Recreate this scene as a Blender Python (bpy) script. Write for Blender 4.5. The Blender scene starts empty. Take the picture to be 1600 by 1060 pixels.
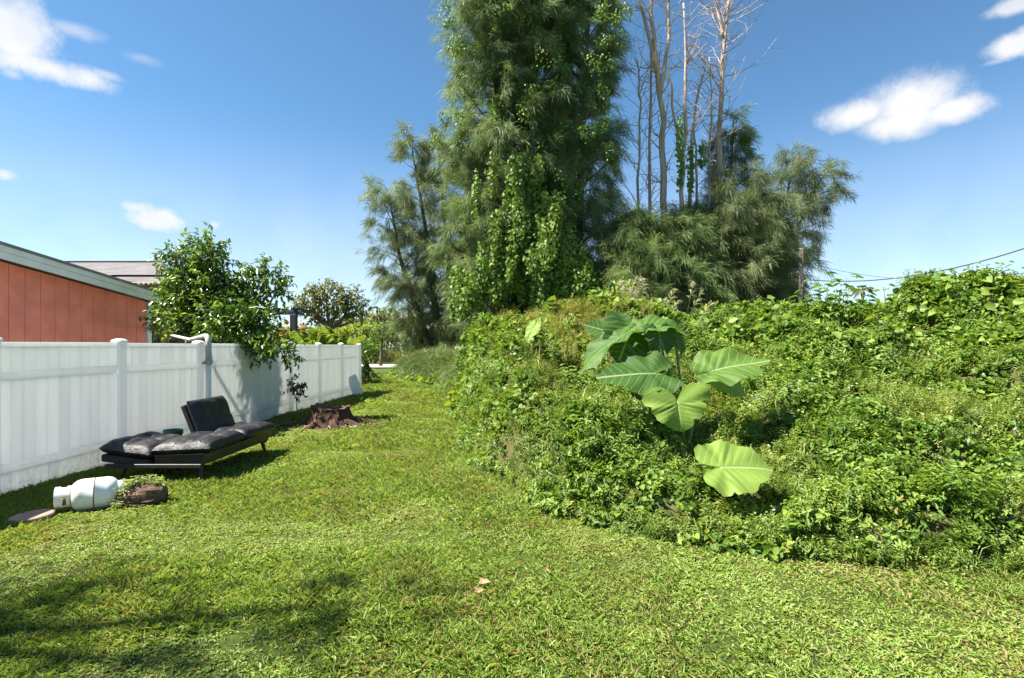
import bpy, math, random
import numpy as np
from mathutils import Vector, Matrix, Euler

# ------------------------------------------------------------------ camera, sky, sun
R = math.radians
scene = bpy.context.scene
C = scene.collection
rng = np.random.default_rng(7)
random.seed(7)
EYE = 1.65
F = 820.0            # focal length in photo pixels (1600 wide)

cam_d = bpy.data.cameras.new('camera')
cam = bpy.data.objects.new('camera', cam_d)
C.objects.link(cam)
cam.location = (0, 0, EYE)
cam.rotation_euler = (R(90), 0, 0)
cam_d.sensor_width = 36
cam_d.lens = 36 * F / 1600
cam_d.shift_y = 12 / 1600
cam_d.clip_start = 0.05
cam_d.clip_end = 3000
scene.camera = cam

SUN = Vector((-0.70, -0.12, 1.0)).normalized()          # towards the sun
sun_el = math.asin(SUN.z)
sun_az = math.atan2(SUN.x, SUN.y)                      # clockwise from +Y

world = bpy.data.worlds.new('World')
scene.world = world
world.use_nodes = True
sun_d = bpy.data.lights.new('sun', 'SUN')
sun_d.energy = 4.2
sun_d.angle = R(0.53)
sun_d.color = (1.0, 0.95, 0.86)
sun = bpy.data.objects.new('sun', sun_d)
C.objects.link(sun)
sun.rotation_euler = SUN.to_track_quat('Z', 'Y').to_euler()
sun.location = (-20, 10, 30)

scene.view_settings.view_transform = 'Standard'
scene.view_settings.look = 'None'
scene.view_settings.gamma = 1
scene.view_settings.exposure = 1.92
scene.cycles.max_bounces = 6
scene.cycles.diffuse_bounces = 4
scene.cycles.transmission_bounces = 3
scene.cycles.glossy_bounces = 2
scene.cycles.transparent_max_bounces = 4
scene.cycles.use_denoising = True
world.cycles.sampling_method = 'MANUAL'
world.cycles.sample_map_resolution = 512


def build_world():
    nt = world.node_tree
    nt.nodes.clear()
    N, L = nt.nodes.new, nt.links.new
    out = N('ShaderNodeOutputWorld')
    sky = N('ShaderNodeTexSky')
    sky.sky_type = 'NISHITA'
    sky.sun_disc = False
    sky.sun_elevation = sun_el
    sky.sun_rotation = sun_az
    sky.air_density = 0.78
    sky.altitude = 600
    sky.dust_density = 0.05
    sky.ozone_density = 7.0
    bg = N('ShaderNodeBackground')
    bg.inputs[1].default_value = 0.063
    tint = N('ShaderNodeMix'); tint.data_type = 'RGBA'; tint.blend_type = 'MULTIPLY'; tint.inputs[0].default_value = 1.0
    tint.inputs[7].default_value = (0.90, 1.06, 0.93, 1)
    L(sky.outputs[0], tint.inputs[6]); L(tint.outputs[2], bg.inputs[0])
    tc = N('ShaderNodeTexCoord')
    D = tc.outputs['Generated']
    noise = N('ShaderNodeTexNoise')
    noise.inputs['Scale'].default_value = 16.0
    noise.inputs['Detail'].default_value = 7.0
    noise.inputs['Roughness'].default_value = 0.7
    L(D, noise.inputs['Vector'])
    nz = N('ShaderNodeMath'); nz.operation = 'SUBTRACT'
    L(noise.outputs[0], nz.inputs[0]); nz.inputs[1].default_value = 0.5

    def math_(op, a, b=None, c=None):
        m = N('ShaderNodeMath'); m.operation = op
        for i, v in enumerate((a, b, c)):
            if v is None: continue
            if isinstance(v, (int, float)): m.inputs[i].default_value = v
            else: L(v, m.inputs[i])
        return m.outputs[0]

    def dot(vec):
        m = N('ShaderNodeVectorMath'); m.operation = 'DOT_PRODUCT'
        L(D, m.inputs[0]); m.inputs[1].default_value = vec
        return m.outputs['Value']

    def cloud(px, py, a, b, soft=0.75, gain=1.0, wob=1.7):
        c = Vector(((px - 800) / F, 1, -(py - 542) / F))
        k = c.length
        c.normalize()
        r = Vector((c.y, -c.x, 0)).normalized()
        u = r.cross(c).normalized()
        ha, hb = a / F / k, b / F / k
        dx = math_('DIVIDE', dot(r), ha)
        dy = math_('DIVIDE', dot(u), hb)
        d2 = math_('ADD', math_('MULTIPLY', dx, dx), math_('MULTIPLY', dy, dy))
        d2 = math_('SQRT', d2)
        d2 = math_('MULTIPLY_ADD', nz.outputs[0], -wob, d2)
        mr = N('ShaderNodeMapRange'); mr.interpolation_type = 'SMOOTHSTEP'
        L(d2, mr.inputs[0])
        mr.inputs[1].default_value = 1.15
        mr.inputs[2].default_value = 1.15 - soft
        mr.inputs[3].default_value = 0
        mr.inputs[4].default_value = gain
        front = math_('GREATER_THAN', dot(c), 0.2)
        return math_('MULTIPLY', mr.outputs[0], front), dy

    specs = [(1350, 176, 70, 26, .9, 1, 1.2), (1418, 162, 82, 44, .85, 1, 1.2), (1486, 172, 54, 26, .9, 1, 1.3), (1412, 188, 72, 34, .9, 1, 1.0),
             (12, 40, 70, 62, .9, .95), (75, 108, 85, 22, .9, .9), (110, 45, 45, 14, 1.1, .45), (165, 118, 30, 9, 1.2, .5),
             (240, 342, 56, 22, .8, .95), (212, 326, 34, 14, 1.0, .8), (336, 352, 16, 12, 1.1, .75), (5, 273, 22, 12, 1, .8),
             (222, 92, 32, 10, 1.3, .3), (1600, 66, 50, 22, .8, .95), (1585, 10, 40, 14, .9, .8), (1560, 95, 24, 6, 1.2, .4),
             (20, 115, 16, 11, 1.1, .5), (85, 360, 16, 5, 1.2, .3), (400, 305, 26, 5, 1.2, .2),
             # the same scattered fair-weather clouds go on outside the frame
             (2100, 150, 150, 45), (2500, -60, 120, 50), (-500, 120, 160, 55), (-900, 260, 120, 40), (500, -500, 140, 60), (1300, -700, 160, 70)]
    tot = None
    for s in specs:
        m, dy = cloud(*s)
        tot = m if tot is None else math_('MAXIMUM', tot, m)
    # thin white haze low over the horizon
    up = dot((0, 0, 1))
    hz = N('ShaderNodeMapRange'); hz.interpolation_type = 'SMOOTHSTEP'
    L(up, hz.inputs[0])
    hz.inputs[1].default_value = 0.40; hz.inputs[2].default_value = 0.0
    hz.inputs[3].default_value = 0.0; hz.inputs[4].default_value = 0.55
    wn = N('ShaderNodeTexNoise'); wn.inputs['Scale'].default_value = 3.0; wn.inputs['Detail'].default_value = 5
    L(D, wn.inputs['Vector'])
    hzf = math_('MULTIPLY', hz.outputs[0], math_('MULTIPLY_ADD', wn.outputs[0], 0.5, 0.75))
    hzf = math_('MINIMUM', hzf, 0.8)
    tot = math_('MAXIMUM', tot, hzf)
    # cloud body a little greyer where thick noise is low
    cr = N('ShaderNodeValToRGB')
    cr.color_ramp.elements[0].position = 0.35; cr.color_ramp.elements[0].color = (0.86, 0.89, 0.95, 1)
    cr.color_ramp.elements[1].position = 0.6; cr.color_ramp.elements[1].color = (1.0, 0.99, 0.98, 1)
    n2 = N('ShaderNodeTexNoise'); n2.inputs['Scale'].default_value = 14; n2.inputs['Detail'].default_value = 5
    L(D, n2.inputs['Vector'])
    L(n2.outputs[0], cr.inputs[0])
    cb = N('ShaderNodeBackground')
    L(cr.outputs[0], cb.inputs[0])
    cb.inputs[1].default_value = 0.28
    mix = N('ShaderNodeMixShader')
    L(tot, mix.inputs[0]); L(bg.outputs[0], mix.inputs[1]); L(cb.outputs[0], mix.inputs[2])
    L(mix.outputs[0], out.inputs[0])


build_world()


# ------------------------------------------------------------------ helpers
def at(px, py, Y):
    """world point seen at a photo pixel, at distance Y in front of the eye"""
    return Vector(((px - 800) / F * Y, Y, EYE - (py - 542) / F * Y))


def gnd(px, py):
    Y = F * EYE / (py - 542)
    return Vector(((px - 800) / F * Y, Y, 0))


def tag(o, label=None, cat=None, group=None, kind=None):
    if label: o['label'] = label
    if cat: o['category'] = cat
    if group: o['group'] = group
    if kind: o['kind'] = kind
    return o


def empty(name, loc, label=None, cat=None, group=None, rz=0):
    o = bpy.data.objects.new(name, None)
    C.objects.link(o)
    o.location = loc
    o.rotation_euler = (0, 0, rz)
    o.empty_display_size = 0.2
    return tag(o, label, cat, group)


def link(name, me, parent=None, loc=None, rot=None):
    o = bpy.data.objects.new(name, me)
    C.objects.link(o)
    if parent is not None: o.parent = parent
    if loc is not None: o.location = loc
    if rot is not None: o.rotation_euler = rot
    return o


class MB:
    """collects shapes, then builds ONE mesh object"""
    def __init__(self):
        self.v, self.f = [], []

    def add(self, vs, fs):
        b = len(self.v)
        self.v += [tuple(p) for p in vs]
        self.f += [tuple(i + b for i in f) for f in fs]

    def box(self, c, s, rot=None, bevel=0.0):
        hx, hy, hz = s[0] / 2, s[1] / 2, s[2] / 2
        M = rot.to_matrix() if rot is not None else Matrix.Identity(3)
        c = Vector(c)
        if bevel <= 0:
            vs = [Vector((x, y, z)) for x in (-hx, hx) for y in (-hy, hy) for z in (-hz, hz)]
            fs = [(0, 1, 3, 2), (4, 6, 7, 5), (0, 4, 5, 1), (2, 3, 7, 6), (0, 2, 6, 4), (1, 5, 7, 3)]
        else:
            b = min(bevel, hx * .9, hy * .9, hz * .9)
            vs, idx = [], {}
            for sx in (-1, 1):
                for sy in (-1, 1):
                    for sz in (-1, 1):
                        for a in range(3):
                            p = [sx * (hx - b), sy * (hy - b), sz * (hz - b)]
                            p[a] = (sx * hx, sy * hy, sz * hz)[a]
                            idx[(sx, sy, sz, a)] = len(vs)
                            vs.append(Vector(p))
            fs = []
            for a in range(3):
                o1, o2 = [(1, 2), (2, 0), (0, 1)][a]
                for s_ in (-1, 1):
                    q = []
                    for (u, w) in ((-1, -1), (1, -1), (1, 1), (-1, 1)):
                        k = [0, 0, 0]; k[a] = s_; k[o1] = u; k[o2] = w
                        q.append(idx[(*k, a)])
                    fs.append(tuple(q) if s_ > 0 else tuple(q[::-1]))
            for a in range(3):
                o1, o2 = (a + 1) % 3, (a + 2) % 3
                for s1 in (-1, 1):
                    for s2 in (-1, 1):
                        k0 = [0, 0, 0]; k0[a] = -1; k0[o1] = s1; k0[o2] = s2
                        k1 = list(k0); k1[a] = 1
                        q = [idx[(*k0, o1)], idx[(*k1, o1)], idx[(*k1, o2)], idx[(*k0, o2)]]
                        fs.append(tuple(q) if s1 * s2 < 0 else tuple(q[::-1]))
            for sx in (-1, 1):
                for sy in (-1, 1):
                    for sz in (-1, 1):
                        q = [idx[(sx, sy, sz, a)] for a in range(3)]
                        fs.append(tuple(q) if sx * sy * sz > 0 else tuple(q[::-1]))
        self.add([M @ p + c for p in vs], fs)
        return self

    def tube(self, pts, radii, n=8, cap=True, squash=None):
        pts = [Vector(p) for p in pts]
        if isinstance(radii, (int, float)): radii = [radii] * len(pts)
        rings = []
        up = Vector((0, 0, 1))
        t0 = (pts[1] - pts[0]).normalized()
        a = t0.cross(up)
        if a.length < 1e-3: a = t0.cross(Vector((0, 1, 0)))
        a.normalize()
        vs = []
        for i, p in enumerate(pts):
            if i == 0: t = pts[1] - pts[0]
            elif i == len(pts) - 1: t = pts[-1] - pts[-2]
            else: t = pts[i + 1] - pts[i - 1]
            t.normalize()
            a = (a - t * a.dot(t))
            if a.length < 1e-4: a = t.orthogonal()
            a.normalize()
            b = t.cross(a)
            for k in range(n):
                an = 2 * math.pi * k / n
                vs.append(p + a * math.cos(an) * radii[i] + b * math.sin(an) * radii[i])
        fs = []
        for i in range(len(pts) - 1):
            for k in range(n):
                k2 = (k + 1) % n
                fs.append((i * n + k, i * n + k2, (i + 1) * n + k2, (i + 1) * n + k))
        if cap:
            fs.append(tuple(range(n))[::-1])
            fs.append(tuple((len(pts) - 1) * n + k for k in range(n)))
        self.add(vs, fs)
        return self

    def lathe(self, prof, n=24, M=None, cap=True):
        M = M or Matrix.Identity(4)
        vs, fs = [], []
        for (r, z) in prof:
            for k in range(n):
                an = 2 * math.pi * k / n
                vs.append(M @ Vector((r * math.cos(an), r * math.sin(an), z)))
        for i in range(len(prof) - 1):
            for k in range(n):
                k2 = (k + 1) % n
                fs.append((i * n + k, i * n + k2, (i + 1) * n + k2, (i + 1) * n + k))
        if cap:
            fs.append(tuple(range(n))[::-1])
            fs.append(tuple((len(prof) - 1) * n + k for k in range(n)))
        self.add(vs, fs)
        return self

    def mesh(self, name, mat, smooth=False):
        me = bpy.data.meshes.new(name)
        me.from_pydata(self.v, [], self.f)
        me.materials.append(mat)
        if smooth:
            me.polygons.foreach_set('use_smooth', [True] * len(me.polygons))
        me.update()
        return me

    def build(self, name, mat, parent=None, smooth=False, loc=None, rot=None, bevel=0.0):
        o = link(name, self.mesh(name, mat, smooth), parent, loc, rot)
        if bevel:
            m = o.modifiers.new('bevel', 'BEVEL'); m.width = bevel; m.segments = 2; m.limit_method = 'ANGLE'
        return o


def np_mesh(name, V, Fc, mat, tint=None, smooth=False):
    V = np.asarray(V, dtype=np.float32).reshape(-1, 3)
    Fc = np.asarray(Fc, dtype=np.int32)
    k = Fc.shape[1]
    me = bpy.data.meshes.new(name)
    me.vertices.add(len(V)); me.vertices.foreach_set('co', V.ravel())
    me.loops.add(Fc.size); me.loops.foreach_set('vertex_index', Fc.ravel())
    me.polygons.add(len(Fc)); me.polygons.foreach_set('loop_start', np.arange(len(Fc), dtype=np.int32) * k)
    me.polygons.foreach_set('loop_total', np.full(len(Fc), k, dtype=np.int32))
    if smooth: me.polygons.foreach_set('use_smooth', np.ones(len(Fc), dtype=bool))
    if tint is not None:
        a = me.attributes.new('tint', 'FLOAT', 'POINT')
        a.data.foreach_set('value', np.asarray(tint, dtype=np.float32))
    me.materials.append(mat)
    me.update(calc_edges=True)
    return me


def unit(a):
    return a / np.maximum(np.linalg.norm(a, axis=-1, keepdims=True), 1e-9)


def rdir(n, r=rng):
    return unit(r.normal(size=(n, 3)))


def leaf_geo(P, D, Nn, Ln, W, fold=0.25, droop=0.25, tint=None):
    """ovate folded leaves: 6 verts, 2 quads each"""
    n = len(P)
    D = unit(D)
    S = unit(np.cross(D, Nn))
    U = np.cross(S, D)
    Ln = np.asarray(Ln).reshape(-1, 1) * np.ones((n, 1)); W = np.asarray(W).reshape(-1, 1) * np.ones((n, 1))
    V = np.zeros((n, 6, 3), dtype=np.float32)
    V[:, 0] = P
    V[:, 1] = P + D * Ln * .33 + S * W * .5 + U * W * fold * .5
    V[:, 2] = P + D * Ln * .70 + S * W * .36 + U * (W * fold * .36 - Ln * droop * .35)
    V[:, 3] = P + D * Ln - U * Ln * droop
    V[:, 4] = P + D * Ln * .70 - S * W * .36 + U * (W * fold * .36 - Ln * droop * .35)
    V[:, 5] = P + D * Ln * .33 - S * W * .5 + U * W * fold * .5
    b = (np.arange(n) * 6)[:, None]
    Fc = np.concatenate([b + np.array([[0, 3, 2, 1]]), b + np.array([[0, 5, 4, 3]])], 0)
    t = None if tint is None else np.repeat(np.asarray(tint), 6)
    return V.reshape(-1, 3), Fc, t


def wisp_geo(P, D, Ln, W, tint, droop=0.3):
    """thin tapering drooping needles: 4 verts, 2 tris"""
    n = len(P)
    D = unit(D)
    S = unit(np.cross(D, rdir(n)))
    Ln = Ln.reshape(-1, 1); W = W.reshape(-1, 1)
    dn = np.array([[0, 0, -1.0]])
    V = np.zeros((n, 4, 3), dtype=np.float32)
    V[:, 0] = P - S * W * .35
    V[:, 1] = P + D * Ln * .5 + S * W * .5
    V[:, 2] = P + D * Ln + dn * Ln * droop
    V[:, 3] = P + D * Ln * .5 - S * W * .5
    b = (np.arange(n) * 4)[:, None]
    Fc = b + np.array([[0, 1, 2, 3]])
    return V.reshape(-1, 3), Fc, np.repeat(tint, 4)


def merge(parts):
    Vs, Fs, Ts, o = [], [], [], 0
    for V, Fc, t in parts:
        Vs.append(V); Fs.append(Fc + o); Ts.append(t); o += len(V)
    return np.concatenate(Vs), np.concatenate(Fs), np.concatenate(Ts)


# ------------------------------------------------------------------ materials
def new_mat(name):
    m = bpy.data.materials.new(name)
    m.use_nodes = True
    nt = m.node_tree
    b = nt.nodes['Principled BSDF']
    return m, nt, b


def ramp(nt, stops, src=None):
    r = nt.nodes.new('ShaderNodeValToRGB')
    e = r.color_ramp.elements
    while len(e) < len(stops): e.new(0.5)
    for el, (p, c) in zip(e, stops):
        el.position = p
        el.color = (*c, 1)
    if src is not None: nt.links.new(src, r.inputs[0])
    return r


def noise_n(nt, scale, detail=4, rough=0.55, vec=None, dim=None):
    n = nt.nodes.new('ShaderNodeTexNoise')
    n.inputs['Scale'].default_value = scale
    n.inputs['Detail'].default_value = detail
    n.inputs['Roughness'].default_value = rough
    if vec is None:
        g = nt.nodes.new('ShaderNodeNewGeometry')
        vec = g.outputs['Position']
    nt.links.new(vec, n.inputs['Vector'])
    return n


def mth(nt, op, a, b=0.0, clamp=False):
    m = nt.nodes.new('ShaderNodeMath'); m.operation = op; m.use_clamp = clamp
    for i, v in enumerate((a, b)):
        if isinstance(v, (int, float)): m.inputs[i].default_value = v
        else: nt.links.new(v, m.inputs[i])
    return m.outputs[0]


def mixc(nt, f, a, b, blend='MIX'):
    m = nt.nodes.new('ShaderNodeMix'); m.data_type = 'RGBA'; m.blend_type = blend
    for i, v in ((0, f), (6, a), (7, b)):
        if isinstance(v, (int, float)): m.inputs[i].default_value = v
        elif isinstance(v, tuple): m.inputs[i].default_value = (*v, 1)
        else: nt.links.new(v, m.inputs[i])
    return m.outputs[2]


def bump(nt, b, h, strength=0.3, dist=0.02):
    bp = nt.nodes.new('ShaderNodeBump')
    bp.inputs['Strength'].default_value = strength
    bp.inputs['Distance'].default_value = dist
    nt.links.new(h, bp.inputs['Height'])
    nt.links.new(bp.outputs[0], b.inputs['Normal'])


def leaf_mat(name, stops, transl=0.38, rough=0.45, spec=0.35, inst=0.35, patch=0.35, pscale=0.7, tmul=(1.25, 1.2, .55)):
    """foliage: colour varies by leaf, by plant and by patch; light passes through"""
    m, nt, b = new_mat(name)
    a = nt.nodes.new('ShaderNodeAttribute'); a.attribute_name = 'tint'
    oi = nt.nodes.new('ShaderNodeObjectInfo')
    n = noise_n(nt, pscale, 3)
    f = mth(nt, 'MULTIPLY', mth(nt, 'SUBTRACT', oi.outputs['Random'], 0.5), inst)
    f = mth(nt, 'ADD', f, mth(nt, 'MULTIPLY', mth(nt, 'SUBTRACT', n.outputs[0], 0.5), patch * 2))
    f = mth(nt, 'ADD', f, a.outputs['Fac'], True)
    r = ramp(nt, stops, f)
    nt.links.new(r.outputs[0], b.inputs['Base Color'])
    b.inputs['Roughness'].default_value = rough
    b.inputs['Specular IOR Level'].default_value = spec
    tr = nt.nodes.new('ShaderNodeBsdfTranslucent')
    tcol = mixc(nt, 1.0, r.outputs[0], tmul, 'MULTIPLY')
    nt.links.new(tcol, tr.inputs[0])
    mx = nt.nodes.new('ShaderNodeMixShader')
    mx.inputs[0].default_value = transl
    nt.links.new(b.outputs[0], mx.inputs[1]); nt.links.new(tr.outputs[0], mx.inputs[2])
    nt.links.new(mx.outputs[0], nt.nodes['Material Output'].inputs[0])
    return m


def flat_mat(name, col, rough=0.6, metal=0.0, spec=0.4, var=0.12, vscale=6.0, bumps=0.0, bscale=40.0, col2=None):
    m, nt, b = new_mat(name)
    n = noise_n(nt, vscale, 5, 0.6)
    c2 = col2 or tuple(x * (1 - var * 2) for x in col)
    r = ramp(nt, [(0.35, c2), (0.65, col)], n.outputs[0])
    nt.links.new(r.outputs[0], b.inputs['Base Color'])
    b.inputs['Roughness'].default_value = rough
    b.inputs['Metallic'].default_value = metal
    b.inputs['Specular IOR Level'].default_value = spec
    if bumps:
        n2 = noise_n(nt, bscale, 6, 0.65)
        bump(nt, b, n2.outputs[0], bumps, 0.02)
    return m


def vinyl_mat():
    m, nt, b = new_mat('white_vinyl')
    g = nt.nodes.new('ShaderNodeNewGeometry')
    sep = nt.nodes.new('ShaderNodeSeparateXYZ'); nt.links.new(g.outputs['Position'], sep.inputs[0])
    mp = nt.nodes.new('ShaderNodeMapping'); mp.inputs['Scale'].default_value = (3, 3, .5)
    nt.links.new(g.outputs['Position'], mp.inputs[0])
    streak = noise_n(nt, 2.2, 6, .65, mp.outputs[0])
    spots = noise_n(nt, 16, 6, .7)
    low = nt.nodes.new('ShaderNodeMapRange')
    nt.links.new(sep.outputs[2], low.inputs[0])
    low.inputs[1].default_value = 0.42; low.inputs[2].default_value = 0.0
    low.inputs[3].default_value = 0.0; low.inputs[4].default_value = 0.5
    base = ramp(nt, [(0.3, (0.85, 0.865, 0.86)), (0.6, (0.91, 0.91, 0.90))], streak.outputs[0])
    f = mth(nt, 'MULTIPLY', low.outputs[0], ramp(nt, [(0.42, (0, 0, 0)), (0.68, (1, 1, 1))], spots.outputs[0]).outputs[0])
    oi = nt.nodes.new('ShaderNodeObjectInfo')
    hv = mth(nt, 'ADD', mth(nt, 'MULTIPLY', oi.outputs['Random'], 0.06), 0.95)
    col = mixc(nt, f, base.outputs[0], (0.33, 0.32, 0.22))
    hv3 = nt.nodes.new('ShaderNodeCombineColor')
    for i in range(3): nt.links.new(hv, hv3.inputs[i])
    col = mixc(nt, 1.0, col, hv3.outputs[0], 'MULTIPLY')
    nt.links.new(col, b.inputs['Base Color'])
    b.inputs['Roughness'].default_value = 0.42
    # thin plastic boards let some of the sun behind them through
    tr = nt.nodes.new('ShaderNodeBsdfTranslucent'); nt.links.new(col, tr.inputs[0])
    mx = nt.nodes.new('ShaderNodeMixShader'); mx.inputs[0].default_value = .36
    nt.links.new(b.outputs[0], mx.inputs[1]); nt.links.new(tr.outputs[0], mx.inputs[2])
    nt.links.new(mx.outputs[0], nt.nodes['Material Output'].inputs[0])
    return m


def bark_mat(name, c1, c2, scale=8, stretch=.25, strength=.6):
    m, nt, b = new_mat(name)
    g = nt.nodes.new('ShaderNodeNewGeometry')
    mp = nt.nodes.new('ShaderNodeMapping'); mp.inputs['Scale'].default_value = (1, 1, stretch)
    nt.links.new(g.outputs['Position'], mp.inputs[0])
    n = noise_n(nt, scale, 8, .7, mp.outputs[0])
    r = ramp(nt, [(0.3, c1), (0.7, c2)], n.outputs[0])
    nt.links.new(r.outputs[0], b.inputs['Base Color'])
    b.inputs['Roughness'].default_value = 0.9
    b.inputs['Specular IOR Level'].default_value = 0.15
    bump(nt, b, n.outputs[0], strength, 0.05)
    return m


M = {}
M['vinyl'] = vinyl_mat()
M['lawn'] = leaf_mat('lawn_blade', [(0.0, (.28, .235, .10)), (0.16, (.25, .275, .06)), (0.5, (.215, .325, .05)), (0.8, (.14, .255, .036)), (1, (.36, .42, .13))],
                     transl=.35, inst=.4, patch=.7, pscale=.9, rough=.5, spec=.3)
M['weed'] = leaf_mat('weed_leaf', [(0.0, (.065, .12, .022)), (0.4, (.135, .215, .035)), (0.75, (.23, .315, .06)), (1, (.38, .38, .11))], pscale=.8)
M['vine'] = leaf_mat('vine_leaf', [(0.0, (.05, .10, .018)), (0.45, (.11, .20, .026)), (0.8, (.19, .29, .045)), (1, (.27, .34, .06))], spec=.3, rough=.45)
M['yellow'] = leaf_mat('yellow_weed', [(0.0, (.12, .13, .03)), (0.5, (.21, .23, .045)), (1, (.36, .32, .09))])
M['dry'] = leaf_mat('dry_leaf', [(0.0, (.11, .065, .03)), (0.6, (.24, .15, .07)), (1, (.38, .28, .15))], transl=.2, tmul=(1, .8, .6))
M['petal'] = flat_mat('petal', (.78, .78, .7), .6)
M['pollen'] = flat_mat('pollen', (.6, .38, .04), .7)
M['needle'] = leaf_mat('casuarina_needle', [(0.0, (.085, .125, .045)), (0.45, (.19, .255, .10)), (0.8, (.32, .38, .19)), (1, (.43, .47, .28))],
                       transl=.42, rough=.5, spec=.3, patch=.4, pscale=.5, tmul=(1.15, 1.15, .7))
M['needle_green'] = leaf_mat('casuarina_needle_green', [(0.0, (.07, .11, .04)), (0.5, (.17, .24, .08)), (1, (.30, .37, .15))],
                             transl=.42, rough=.5, spec=.3, patch=.4, pscale=.5, tmul=(1.15, 1.15, .7))
M['needle_dark'] = leaf_mat('casuarina_needle_dark', [(0.0, (.05, .07, .03)), (0.5, (.13, .17, .065)), (1, (.27, .31, .15))],
                             transl=.42, rough=.5, spec=.3, patch=.4, pscale=.5, tmul=(1.15, 1.15, .7))
M['needle_olive'] = leaf_mat('casuarina_needle_olive', [(0.0, (.06, .085, .038)), (0.5, (.16, .20, .09)), (1, (.32, .36, .19))],
                             transl=.42, rough=.5, spec=.3, patch=.4, pscale=.5, tmul=(1.15, 1.15, .7))
M['glossy'] = leaf_mat('glossy_leaf', [(0.0, (.03, .07, .018)), (0.45, (.065, .14, .025)), (0.75, (.15, .25, .04)), (1, (.30, .38, .07))],
                       transl=.34, rough=.28, spec=.6, patch=.3, pscale=1.6)
M['far_leaf'] = leaf_mat('far_leaf', [(0.0, (.07, .085, .03)), (0.5, (.15, .17, .06)), (1, (.26, .28, .10))], patch=.3, pscale=.3)
M['palm'] = leaf_mat('palm_leaf', [(0.0, (.09, .15, .03)), (0.5, (.19, .29, .05)), (1, (.42, .40, .11))], spec=.5, rough=.4)
M['croton'] = leaf_mat('croton_leaf', [(0.0, (.10, .12, .02)), (0.5, (.38, .27, .03)), (1, (.50, .20, .03))])
M['purple'] = leaf_mat('purple_leaf', [(0.0, (.035, .03, .03)), (0.6, (.09, .06, .065)), (1, (.14, .10, .08))], transl=.15, tmul=(1, .8, .8))
M['bark'] = bark_mat('bark', (.05, .04, .03), (.17, .14, .11))
M['dead_bark'] = bark_mat('dead_bark', (.24, .16, .12), (.60, .48, .39), 6, .2, .5)
M['pole_wood'] = bark_mat('pole_wood', (.08, .065, .05), (.19, .16, .13), 10, .05, .3)
M['stem'] = flat_mat('green_stem', (.10, .16, .04), .6)
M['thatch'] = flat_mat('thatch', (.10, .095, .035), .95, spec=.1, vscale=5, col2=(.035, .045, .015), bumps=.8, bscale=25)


# ------------------------------------------------------------------ setting: ground, road
def ground():
    m, nt, b = new_mat('ground_soil')
    n1 = noise_n(nt, .6, 5, .6)
    n2 = noise_n(nt, 30, 8, .7)
    r1 = ramp(nt, [(0.35, (.07, .095, .022)), (0.6, (.11, .14, .03)), (0.75, (.13, .105, .045))], n1.outputs[0])
    r2 = ramp(nt, [(0.3, (.35, .35, .35)), (0.7, (1.15, 1.15, 1.1))], n2.outputs[0])
    nt.links.new(mixc(nt, 1.0, r1.outputs[0], r2.outputs[0], 'MULTIPLY'), b.inputs['Base Color'])
    b.inputs['Roughness'].default_value = 1.0
    b.inputs['Specular IOR Level'].default_value = 0.1
    bump(nt, b, n2.outputs[0], .9, .04)
    mb = MB()
    mb.add([(-900, -900, 0), (900, -900, 0), (900, 900, 0), (-900, 900, 0)], [(0, 1, 2, 3)])
    tag(mb.build('ground', m), kind='structure')
    road = flat_mat('road_surface', (.50, .45, .40), .9, vscale=1.5, var=.06, bumps=.2)
    mb = MB()
    mb.box((0, 45.5, .012), (220, 7.0, .016))
    tag(mb.build('road', road), kind='structure')


ground()

EDGE = np.array([(3.6, 9.0), (3.72, 5.5), (3.89, 3.79), (4.0, 2.93), (4.32, 1.74), (4.7, 1.15), (5.24, .45), (6.07, .22), (7.0, -.26),
                 (9.14, -.72), (12, -1.05), (15.4, -1.45), (21.5, -2.9), (28, -6.1), (36, -7.6), (42, -8)])   # (Y, X)


def edge_x(Y):
    return np.interp(Y, EDGE[:, 0], EDGE[:, 1])


def edge_dist(X, Y):
    """distance from the mown edge, positive inside the thicket"""
    P = np.stack([X, Y], -1)
    best = np.full(len(X), 1e9)
    for i in range(len(EDGE) - 1):
        a = EDGE[i, ::-1]; b = EDGE[i + 1, ::-1]
        ab = b - a
        t = np.clip(((P - a) @ ab) / (ab @ ab), 0, 1)
        best = np.minimum(best, np.linalg.norm(P - (a + t[:, None] * ab), axis=1))
    inside = (X > edge_x(Y)) & (Y > 3.6)
    return np.where(inside, best, -best)


def fence_x(Y):
    return -5.78 + 0.02195 * Y


def vnoise(X, Y, s, seed=0):
    """smooth value noise in numpy"""
    r = np.random.default_rng(seed)
    T = r.random((64, 64))
    x, y = X / s + 1000, Y / s + 1000
    xi, yi = np.floor(x).astype(int), np.floor(y).astype(int)
    fx, fy = x - xi, y - yi
    fx = fx * fx * (3 - 2 * fx); fy = fy * fy * (3 - 2 * fy)
    g = lambda a, b: T[a % 64, b % 64]
    return (g(xi, yi) * (1 - fx) + g(xi + 1, yi) * fx) * (1 - fy) + (g(xi, yi + 1) * (1 - fx) + g(xi + 1, yi + 1) * fx) * fy


# -- scattering of small plants (grass, weeds) by geometry nodes
def source_collection(name, meshes):
    col = bpy.data.collections.new(name)
    for i, me in enumerate(meshes):
        o = bpy.data.objects.new('%s_%02d' % (name, i), me)
        col.objects.link(o)
    return col


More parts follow.
